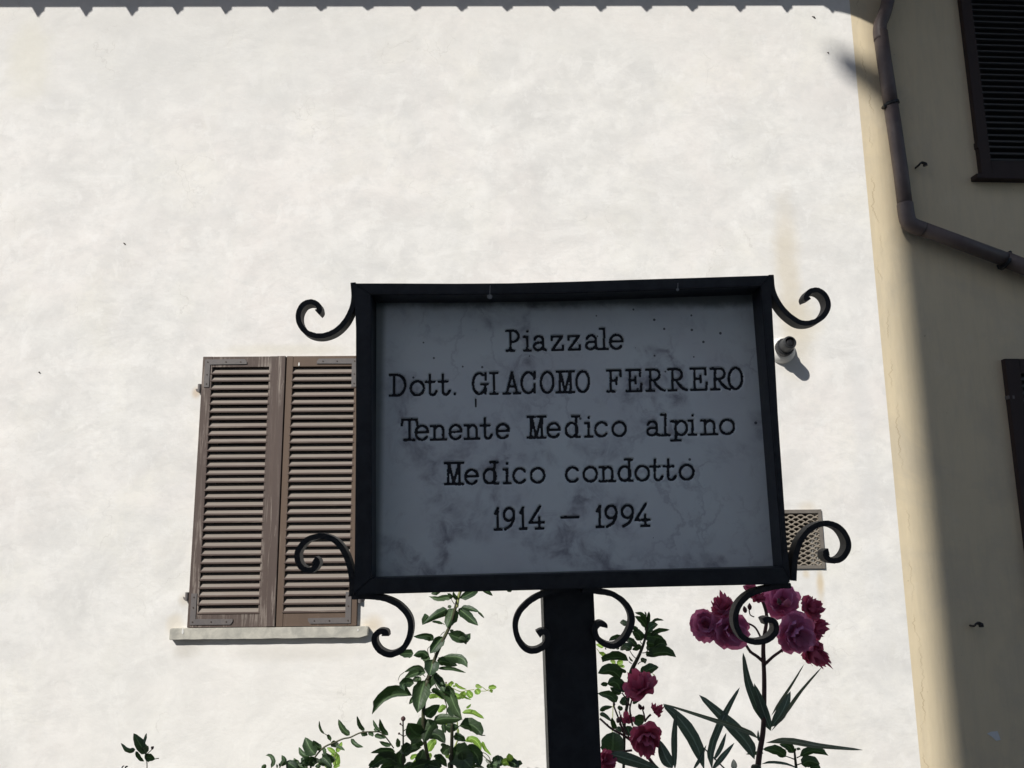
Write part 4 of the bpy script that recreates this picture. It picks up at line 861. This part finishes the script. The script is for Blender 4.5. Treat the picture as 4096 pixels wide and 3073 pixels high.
# low leafy shoots at the foot of the picture, right of the climber
DC = 2.75; e = at_d(1960, 3200, DC)
lo = thing('low_climber', (e.x, e.y, 0), 'low leafy shoots at the bottom edge just left of the post', 'plant')
stem(lo, P2, s, [(1900, 1490), (1800, 1420), (1720, 1340), (1640, 1270), (1560, 1235)], 9, 5, DC, M_stem, (e.x, e.y))
stem(lo, P2, s, [(1780, 1400), (1760, 1320), (1690, 1255), (1600, 1240)], 6, 5, DC, M_stem, name='twig', n=5)
for (pts, a, b) in [([(1850,1430),(1870,1350),(1893,1280)],55,60), ([(1880,1440),(1920,1360),(1900,1290)],50,50), ([(2090,1400),(2060,1330),(2048,1255)],45,50), ([(1930,1400),(2050,1385),(2180,1440)],50,50), ([(1720,1430),(1760,1450),(1800,1470)],30,30),
  ([(2040,1380),(2120,1400),(2200,1470)],60,60), ([(1760,1440),(1830,1420),(1920,1470)],45,50), ([(2140,1440),(2190,1400),(2250,1410)],40,40), ([(1790,1400),(1750,1380),(1700,1350)],24,24)]:
    leaf(lo, P2, s, pts, a, b, DC, random.choice((M_leafB, M_leafA, M_leafG)))
# arching climber on the left
P3 = ZC(1000, 2673, 3.687); DL = 2.62; e = at_d(1245, 3200, DL)
ar = thing('arching_climber', (e.x, e.y, 0), 'thin arching climber shoot with small leaves below the window sill', 'plant')
stem(ar, P3, s, [(890, 1490), (930, 1360), (1030, 1225), (1120, 1150), (1250, 1095), (1380, 1040), (1480, 1020), (1640, 950), (1830, 938), (1930, 950), (2020, 1040), (2120, 1180)], 14, 9, DL, M_stem, (e.x, e.y))
stem(ar, P3, s, [(1190, 1080), (1150, 1000), (1090, 960), (1040, 880)], 6, 5, DL, M_stem, name='twig', n=5)
for (pts, a, b) in [([(1195,1065),(1160,1005),(1130,995)],28,22), ([(1090,970),(1035,890),(1020,775)],16,16), ([(1472,990),(1370,900),(1303,755)],40,42), ([(1690,920),(1620,850),(1577,703)],28,28), ([(1930,930),(1860,870),(1813,760)],24,22),
  ([(2040,990),(1950,890),(1913,745)],34,30), ([(1490,1040),(1560,1130),(1672,1165)],30,28), ([(1635,970),(1690,970),(1735,990)],35,32), ([(1740,960),(1790,970),(1815,1010)],28,26), ([(1835,990),(1920,1010),(2005,1030)],34,30),
  ([(1835,885),(1850,915),(1870,935)],16,16), ([(2080,1140),(1990,1120),(1908,1080)],30,28), ([(2180,1170),(2185,1100),(2173,1032)],30,30), ([(965,1280),(880,1170),(815,1020)],85,75), ([(1060,1170),(990,1150),(930,1065)],50,42),
  ([(880,1300),(780,1270),(720,1163)],38,34), ([(1195,1095),(1250,1120),(1310,1110)],42,45), ([(1260,1150),(1330,1180),(1400,1215)],28,14), ([(1060,1265),(1160,1310),(1275,1355)],36,40), ([(1000,1390),(1100,1385),(1210,1430)],50,50),
  ([(980,1400),(880,1370),(800,1400)],70,60), ([(700,1490),(600,1420),(538,1372)],70,62), ([(860,1480),(710,1430),(648,1325)],50,42), ([(1080,1170),(1100,1230),(1110,1270)],26,24), ([(790,1310),(800,1370),(870,1400)],40,40), ([(760,1385),(820,1400),(880,1440)],28,28), ([(1060,1310),(1120,1350),(1210,1470)],50,50)]:
    leaf(ar, P3, s, pts, a, b, DL, M_leafA)
for _ in range(14):
    x_, y_ = rf.uniform(560, 1240), rf.uniform(1370, 1480); an = rf.uniform(-3.1, 0); l_ = rf.uniform(80, 140)
    leaf(ar, P3, s, [(x_, y_), (x_ + math.cos(an)*l_*.5, y_ + math.sin(an)*l_*.35), (x_ + math.cos(an)*l_, y_ + math.sin(an)*l_*.5)], l_*.3, l_*.28, DL + rf.uniform(-.05, .15), M_leafA)
mb_ = [([(1250,1260),(1200,1210),(1133,1172)],30,30), ([(1275,1240),(1320,1170),(1357,1085)],32,30), ([(1270,1460),(1280,1340),(1262,1230)],48,45), ([(1210,1330),(1230,1290),(1250,1250)],34,30), ([(1000,1480),(1000,1440),(980,1420)],34,34), ([(1230,1470),(1280,1440),(1330,1440)],24,24), ([(1120,1400),(1150,1440),(1180,1480)],40,40)]
DS = 3.3; e = at_d(1345, 3250, DS)
sh = thing('young_climber', (e.x, e.y, 0), 'small bright yellow-green sprig behind the arching climber shoot', 'plant')
stem(sh, P3, s, [(1245, 1490), (1250, 1400), (1255, 1250)], 8, 6, DS, M_stem_lt, (e.x, e.y))
for pts, a, b in mb_: leaf(sh, P3, s, pts, a, b, DS, M_leafB)
e = at_d(1110, 3250, DL)
sh2 = thing('low_climber', (e.x, e.y, 0), 'three small curved leaves at the bottom edge under the window', 'plant')
stem(sh2, P3, s, [(330, 1560), (400, 1500), (460, 1440), (500, 1380)], 7, 5, DL, M_stem, (e.x, e.y))
for (pts, a, b) in [([(310,1475),(345,1370),(300,1290),(230,1288)],26,30), ([(450,1440),(510,1370),(468,1282)],40,34), ([(175,1485),(210,1450),(232,1418)],28,28), ([(400,1475),(400,1440),(392,1415)],12,12), ([(430,1400),(440,1440),(450,1470)],12,12)]:
    leaf(sh2, P3, s, pts, a, b, DL, M_leafA)
# lone sprig far left
P4 = ZC(300, 2300, 1.843); s4 = 1.843; D4 = 2.35; e = at_d(588, 3250, D4)
sp = thing('sprig', (e.x, e.y, 0), 'lone small leafy sprig at the bottom left of the wall', 'plant')
stem(sp, P4, s4, [(531, 1440), (530, 1380), (520, 1320), (490, 1270)], 4, 3, D4, M_stem, (e.x, e.y), n=6)
for (pts, a, b) in [([(525,1320),(480,1250),(432,1168)],34,34), ([(505,1250),(518,1205),(527,1166)],9,9), ([(445,1285),(390,1295),(338,1240)],16,16), ([(448,1300),(475,1350),(510,1375)],14,14), ([(512,1350),(545,1345),(590,1360)],26,28), ([(500,1300),(520,1290),(540,1260)],20,20)]:
    leaf(sp, P4, s4, pts, a, b, D4, M_leafA)
for pts in ([(525,1325),(555,1300),(572,1277)], [(585,1358),(605,1354),(618,1353)]): stem(sp, P4, s4, pts, 3, 3.5, D4, M_stem, name='bud_stalk', n=5)
mb = MB(); c = at_d(*P4((571, 1277)), D4); rr = px2m(11/s4, D4); lathe(mb, c - Vector((0,0,rr)), Vector((0,0,1)), [(0, rr*.3), (rr, rr), (rr*2, rr*.9), (rr*2.1, rr*.3)], 7); build(mb, 'bud', M_bud, sp)
stem(sp, P4, s4, [(340, 1440), (350, 1415), (362, 1408)], 5, 4, D4, M_stem, name='twig', n=5)
stem(sp, P4, s4, [(368, 1440), (375, 1415), (388, 1412)], 6, 5, D4, M_stem, name='twig', n=5)

# climber right of the post
P5 = ZC(2350, 2400, 4.424); P6 = ZC(2350, 2700, 4.424); s5 = 4.424; DE = 2.15; e = at_d(2480, 3200, DE)
cr_ = thing('climbing_plant', (e.x, e.y, 0), 'leafy dark green climber directly right of the sign post', 'plant')
stem(cr_, P6, s5, [(640, 1640), (650, 1200), (660, 800), (720, 420), (740, 70)], 26, 30, DE, M_stem, (e.x, e.y))
stem(cr_, P5, s5, [(740, 1400), (790, 1230), (870, 1070), (940, 920), (1010, 720), (1055, 480), (1080, 240)], 42, 14, DE, M_stem)
for pts in ([(860,1040),(800,980),(750,900)], [(850,830),(790,780)], [(960,780),(930,730)], [(970,940),(1030,930),(1065,890)], [(780,1130),(730,1090)], [(890,1140),(920,1110),(960,1090)], [(670,1480),(600,1420),(570,1370)]):
    stem(cr_, P5, s5, pts, 9, 7, DE, M_stem, name='stalk', n=5)
for (pts, a, b, *o_) in [
  ([(1055,400),(980,260),(838,222)],38,28), ([(1055,500),(960,360),(838,287)],48,45), ([(1080,420),(1085,300),(1088,205)],32,26), ([(1040,290),(1030,240),(1010,205)],12,12), ([(1140,410),(1220,352),(1352,362)],26,18), ([(1055,590),(1130,470),(1247,435)],75,55),
  ([(1130,645),(1240,560),(1457,530)],48,30), ([(980,640),(1180,650),(1362,702)],60,70), ([(1040,760),(1120,770),(1225,800)],60,60), ([(1180,830),(1300,770),(1412,805)],80,45), ([(1060,895),(1100,840),(1110,760)],50,50),
  ([(1040,1000),(1250,940),(1420,940),(1567,1012)],110,50,-.02), ([(1030,960),(1090,960),(1180,990)],42,35), ([(950,1095),(1000,1060),(1022,1130)],42,36), ([(960,720),(900,600),(790,560)],85,70), ([(890,540),(840,500),(810,460)],40,34),
  ([(700,440),(640,400),(573,405)],46,44), ([(870,830),(760,720),(670,720)],50,50), ([(610,650),(480,670),(378,722)],34,42), ([(780,880),(680,820),(580,890)],65,62), ([(940,790),(880,850),(790,880)],42,40),
  ([(725,1080),(540,1020),(330,1050),(268,1106)],35,95,-.02), ([(590,1380),(420,1260),(185,1300)],60,130,-.02), ([(690,1285),(600,1240),(515,1210)],28,28), ([(950,1335),(1090,1230),(1258,1190)],90,70), ([(805,1090),(760,1050),(735,998)],14,14),
  ([(560,870),(530,850),(480,830)],24,20), ([(330,880),(320,860),(330,835)],10,10)]:
    leaf(cr_, P5, s5, pts, a, b, DE, A, dz=o_[0] if o_ else None)
for (pts, a, b, *o_) in [
  ([(610,300),(500,130),(350,160)],100,95), ([(360,170),(290,165),(232,165)],34,34), ([(690,300),(640,220),(640,110)],60,60), ([(515,485),(400,370),(180,330)],60,75), ([(600,330),(500,280),(400,220)],50,42), ([(620,540),(650,460),(720,370)],60,60),
  ([(800,515),(880,450),(985,410)],30,30), ([(220,640),(300,570),(450,560)],24,50), ([(215,690),(300,715),(440,835)],34,32), ([(1000,830),(900,800),(810,760)],92,95,-.02), ([(620,620),(570,580),(560,540)],36,36), ([(500,960),(460,870),(430,755)],42,36),
  ([(700,900),(730,1000),(780,1080)],70,70), ([(600,1010),(540,960),(500,930)],50,50), ([(940,1560),(980,1545),(1010,1560)],20,24), ([(430,1440),(450,1220),(460,1010)],215,200,.03)]:
    leaf(cr_, P6, s5, pts, a, b, DE, A, shape='r' if a > 200 else 'o', dz=o_[0] if o_ else None, wav=.04)
e2 = at_d(2400, 3250, 3.0)
yg = thing('young_climber', (e2.x, e2.y, 0), 'few light green leaves seen behind the climber right of the post', 'plant')
stem(yg, P5, s5, [(460, 1700), (490, 1250), (510, 1150), (420, 1060), (250, 960), (160, 860)], 8, 6, 3.0, M_stem_lt, (e2.x, e2.y), n=5)
for (pts, a, b) in [([(360,1040),(280,960),(200,925)],34,30), ([(280,845),(220,805),(150,790)],30,28), ([(630,1085),(560,1110),(520,1130)],45,40), ([(660,1190),(590,1160),(530,1120)],26,24), ([(480,1130),(450,1090),(400,1080)],30,30), ([(1140,1300),(1190,1340),(1160,1370)],6,6)]:
    leaf(yg, P5, s5, pts, a, b, 3.0, M_leafB)

# oleander
R5 = ZC(2200, 2250, 1.58); s6 = 1.58; DO = 1.78; e = at_d(3030, 3150, DO)
ole = thing('oleander', (e.x, e.y, 0), 'oleander with long narrow leaves and a cluster of double pink flowers', 'shrub')
stem(ole, R5, s6, [(1312, 1310), (1325, 1200), (1345, 1080), (1352, 950), (1354, 750), (1350, 630)], 19, 13, DO, M_stem_red, (e.x, e.y), n=10)
stem(ole, R5, s6, [(1352, 650), (1348, 560), (1352, 480), (1370, 340), (1335, 225), (1300, 160)], 15, 8, DO, M_stem_red, name='branch')
stem(ole, R5, s6, [(1345, 625), (1310, 595), (1268, 565), (1240, 525), (1215, 495)], 11, 8, DO, M_stem_red, name='branch')
stem(ole, R5, s6, [(1362, 640), (1410, 595), (1470, 550), (1510, 500)], 10, 8, DO, M_stem_red, name='branch')
stem(ole, R5, s6, [(1350, 520), (1330, 470), (1295, 410), (1240, 380)], 7, 6, DO, M_stem_red, name='branch')
stem(ole, R5, s6, [(1290, 345), (1265, 330), (1258, 290)], 4, 4, DO, M_stem, name='stalk', n=5)
stem(ole, R5, s6, [(1268, 560), (1262, 572)], 5, 7, DO, M_stem_red, name='node', n=6)
stem(ole, R5, s6, [(1455, 560), (1470, 565)], 5, 6, DO, M_stem_red, name='node', n=6)
O = M_leafO
for (pts, a, b, *o_) in [
  ([(1318,1115),(1240,1065),(1000,985),(713,892)],17,15,-.12), ([(1292,1245),(1245,1140),(1100,985),(943,838)],40,42,.05), ([(1025,1310),(1020,1170),(1110,950),(1199,790)],25,24,.06),
  ([(1345,1010),(1300,890),(1248,740),(1220,570)],28,27,.03), ([(1395,1065),(1345,930),(1290,765)],32,33,-.05), ([(1398,970),(1450,890),(1530,770),(1606,643)],10,9,-.11), ([(1400,1040),(1470,940),(1520,815)],38,33,.03),
  ([(1398,1068),(1490,950),(1590,810),(1720,660)],13,11,-.09), ([(1365,1140),(1500,1128),(1700,1160),(1978,1186)],22,20,-.1), ([(1335,1275),(1400,1262),(1500,1275),(1570,1305)],9,9,-.05), ([(975,1310),(920,1140),(820,990),(716,897)],42,42,.02),
  ([(790,1310),(785,1120),(798,925)],20,20,-.02), ([(775,1300),(730,1230),(690,1120)],40,38,.03), ([(905,1310),(950,1240),(988,1153)],12,12,0), ([(1035,1250),(1080,1170),(1114,1076)],15,15,.02), ([(1025,1310),(1090,1230),(1166,1140)],19,19,.05),
  ([(380,1210),(500,1245),(720,1320)],40,42,.02), ([(1318,1130),(1316,1100),(1315,1060)],8,8,0), ([(1165,1310),(1163,1280),(1160,1243)],20,20,.1)]:
    leaf(ole, R5, s6, pts, a, b, DO, M_leafG if len(o_) and abs(o_[0] + .1) < .03 else O, shape='l', dz=o_[0], fold=random.uniform(.15, .45) * random.choice((-1, 1)), n=10, wav=0.015)
stem(ole, R5, s6, [(935, 1140), (1010, 1210), (1110, 1310)], 4, 5, DO + .05, M_stem, name='twig', n=5)
mb = MB(); c = at_d(*R5((1302, 1290)), DO - .02); rr = px2m(32 / s6, DO); lathe(mb, c + Vector((0, 0, -rr)), Vector((0, 0, 1)), [(0, rr*.9), (rr*.9, rr*1.0), (rr*1.25, rr*.75), (rr*1.3, rr*.2)], 14); build(mb, 'cut_stub', M_stem, ole, smooth=True)
# second, lower branch with wilted flowers
stem(ole, P6, s5, [(1240, 1660), (1180, 1600), (1090, 1480), (960, 1300), (760, 1155), (620, 1060), (420, 950), (220, 775)], 34, 18, DO + .05, M_stem_red, (e.x - .1, e.y), name='branch')
for pts, a, b in (([(660,1080),(600,900),(480,590),(460,500)],20,12), ([(760,1150),(690,1020),(620,860),(560,640)],14,10), ([(800,900),(768,760),(750,600),(770,500),(800,400)],18,14), ([(740,540),(700,440),(610,320)],14,12), ([(1020,830),(1000,700),(975,620)],16,12), ([(1020,820),(1060,760),(1120,700)],16,20), ([(320,1350),(550,1360),(790,1335)],16,22), ([(615,1020),(600,940),(560,860)],9,9), ([(350,870),(360,900)],14,10)):
    stem(ole, P6, s5, pts, a, b, DO + .05, M_stem_red, name='branch', n=6)
def budm(Z, p, r_px, d, dr=(0, 0, 1), s_=1.0, mat=None, el=1.6):
    c = at_d(*Z(p), d); rr = px2m(r_px / s_, d); mb = MB(); dv = Vector(dr).normalized()
    lathe(mb, c - dv*rr*el*.8, dv, [(0, rr*.45), (rr*.5*el, rr*.95), (rr*el, rr), (rr*1.5*el, rr*.6), (rr*1.9*el, rr*.12)], 9); return build(mb, 'bud', mat or M_bud, ole, smooth=True)
budm(R5, (1262, 282), 14, DO, s_=s6); budm(R5, (1232, 300), 14, DO + .01, (-.2, 0, 1), s6); budm(R5, (1500, 258), 24, DO - .06, (.1, -.3, 1), s6, M_petal2, 1.1); budm(R5, (1450, 250), 14, DO - .06, (-.2, 0, 1), s6)
budm(P6, (930, 570), 36, DO + .05, (-.4, 0, 1), s5); budm(P6, (985, 590), 26, DO + .05, (.2, 0, 1), s5); budm(P6, (550, 805), 50, DO + .04, (-.6, 0, .6), s5, None, .9); budm(P6, (470, 520), 24, DO + .05, (0, 0, 1), s5)

def flower(u, v, rpx, face, wilt=0.0, npet=15, d=DO - .01, mat=None, lab=None, elong=1.0, eldir=(0, 0, 1)):
    """double flower: cupped ruffled petals in whorls, each its own mesh"""
    c = at_d(u, v, d); R_ = px2m(rpx, d); F = Vector(face).normalized(); a = F.orthogonal().normalized(); b = F.cross(a)
    mat = mat or M_petal; ed = Vector(eldir).normalized()
    mb = MB(); lathe(mb, c - F*R_*.55, F, [(0, R_*.10), (R_*.25, R_*.20), (R_*.5, R_*.26)], 8); root = build(mb, 'flower', M_petal2, ole, smooth=True, label=lab)
    for k in range(npet):
        f = k / npet; whorl = 0 if f < .36 else (1 if f < .68 else 2)
        an = k * 2.399 + random.uniform(-.25, .25)
        rad = R_ * (1.02, .80, .52)[whorl] * random.uniform(.85, 1.1); lift = (0.12, .42, .75)[whorl] + random.uniform(-.15, .2) + wilt * random.uniform(0, .6)
        d0 = (a*math.cos(an) + b*math.sin(an)); tg = F.cross(d0).normalized()
        wd = rad * (.72, .72, .8)[whorl] * random.uniform(.8, 1.15); ph = random.uniform(0, 6.28)
        mbp = MB(); n1, n2 = 5, 5; rows = []
        tw = random.uniform(-.5, .5) * (1 + wilt)
        for i in range(n1 + 1):
            s1 = i / n1; ws = (math.sin(math.pi * min(1, s1*.74 + .05)))**.7 * wd * (1 - .12*(i == n1))
            row = []
            for j in range(n2 + 1):
                q_ = (j / n2 - .5) * 2
                ruf = R_ * .085 * (s1**1.5) * math.sin(q_ * 4.5 + ph) * (1 + wilt) + R_ * .04 * random.uniform(-1, 1) * s1
                edge = 1 - .10*q_*q_ * s1 + .06*math.sin(q_*7 + ph)*s1
                out = rad * s1 * edge; up = -R_*.30 + lift * R_ * (s1**1.4) - R_*.16*(s1**4)*(1 if whorl == 0 else -.6) + R_*.18*q_*q_*s1 + ruf
                p = c + d0*out*math.cos(lift*.55) + tg*(q_*ws + tw*R_*.12*s1*s1) + F*up
                if elong != 1.0:
                    dl = (p - c).dot(ed); p = p + ed*dl*(elong - 1)
                row.append(p)
            rows.append(row)
        vs_ = [p for r_ in rows for p in r_]; fs = [(i*(n2+1)+j, (i+1)*(n2+1)+j, (i+1)*(n2+1)+j+1, i*(n2+1)+j+1) for i in range(n1) for j in range(n2)]
        mbp.add(vs_, fs); build(mbp, 'petal', mat, root, smooth=True)
    return root
W2 = M_petal2
flower(2822, 2500, 64, (-.25, -1, .1), npet=18)
flower(2925, 2520, 76, (.1, -1, -.15), npet=18, d=DO - .03, elong=1.15, eldir=(1, 0, -.2))
flower(2893, 2430, 52, (-.3, -.5, .9), .5, 16, mat=W2, elong=1.05); flower(3190, 2535, 80, (.15, -1, -.25), npet=20, d=DO - .04)
flower(3128, 2402, 73, (-.1, -.9, .35), npet=18, d=DO + .02); flower(3250, 2432, 50, (.4, -.8, .4), .5, 14, d=DO + .01, mat=W2); flower(3262, 2510, 54, (.6, -.8, 0), .3, 14, d=DO + .05, mat=W2)
flower(3250, 2606, 50, (.5, -.5, -.6), .8, 16, d=DO + .02, mat=W2, elong=1.4, eldir=(.7, 0, -.7)); flower(3030, 2390, 34, (.3, -.5, .7), .9, 12, mat=W2); flower(2998, 2345, 24, (-.3, -.6, .8), .8, 6, mat=W2)
flower(2560, 2745, 64, (-.35, -.45, .75), .5, 14, d=DO + .04, mat=W2, elong=1.15, eldir=(.3, 0, .6), lab='wilting pink flower facing up beside the post')
flower(2583, 2960, 62, (0, -.8, -.55), .3, 16, d=DO + .02, mat=W2, elong=1.22, eldir=(0, 0, 1)); flower(2626, 2842, 29, (.5, -.4, .6), .8, 10, d=DO + .05, mat=W2); flower(2508, 2878, 30, (0, -.5, 1), .8, 8, d=DO + .06, mat=W2)
flower(2425, 3040, 45, (.3, -.8, .3), .5, 12, d=DO, mat=W2)
# small plant at the bottom right, behind the oleander
DH = 2.3; e = at_d(3185, 3200, DH)
hp = thing('low_climber', (e.x, e.y, 0), 'small leafy shoot right of the oleander stem at the bottom edge', 'plant')
stem(hp, R5, s6, [(1560, 1330), (1553, 1270), (1548, 1220), (1545, 1185)], 10, 6, DH, M_stem, (e.x, e.y))
for pts in ([(1545,1245),(1520,1235),(1490,1225)], [(1560,1235),(1580,1225)], [(1560,1280),(1590,1270)]): stem(hp, R5, s6, pts, 4, 3, DH, M_stem, name='stalk', n=5)
for (pts, a, b) in [([(1492,1228),(1430,1190),(1345,1180)],22,30), ([(1350,1205),(1300,1205),(1237,1212)],10,10), ([(1538,1205),(1510,1160),(1450,1150)],24,18), ([(1578,1228),(1640,1195),(1700,1195),(1760,1222)],30,16), ([(1590,1278),(1640,1255),(1705,1275)],34,32), ([(1560,1185),(1570,1178),(1585,1183)],8,8), ([(1550,1195),(1548,1185),(1555,1175)],8,8), ([(1640,1290),(1680,1290),(1710,1310)],20,24)]:
    leaf(hp, R5, s6, pts, a, b, DH, M_leafA)
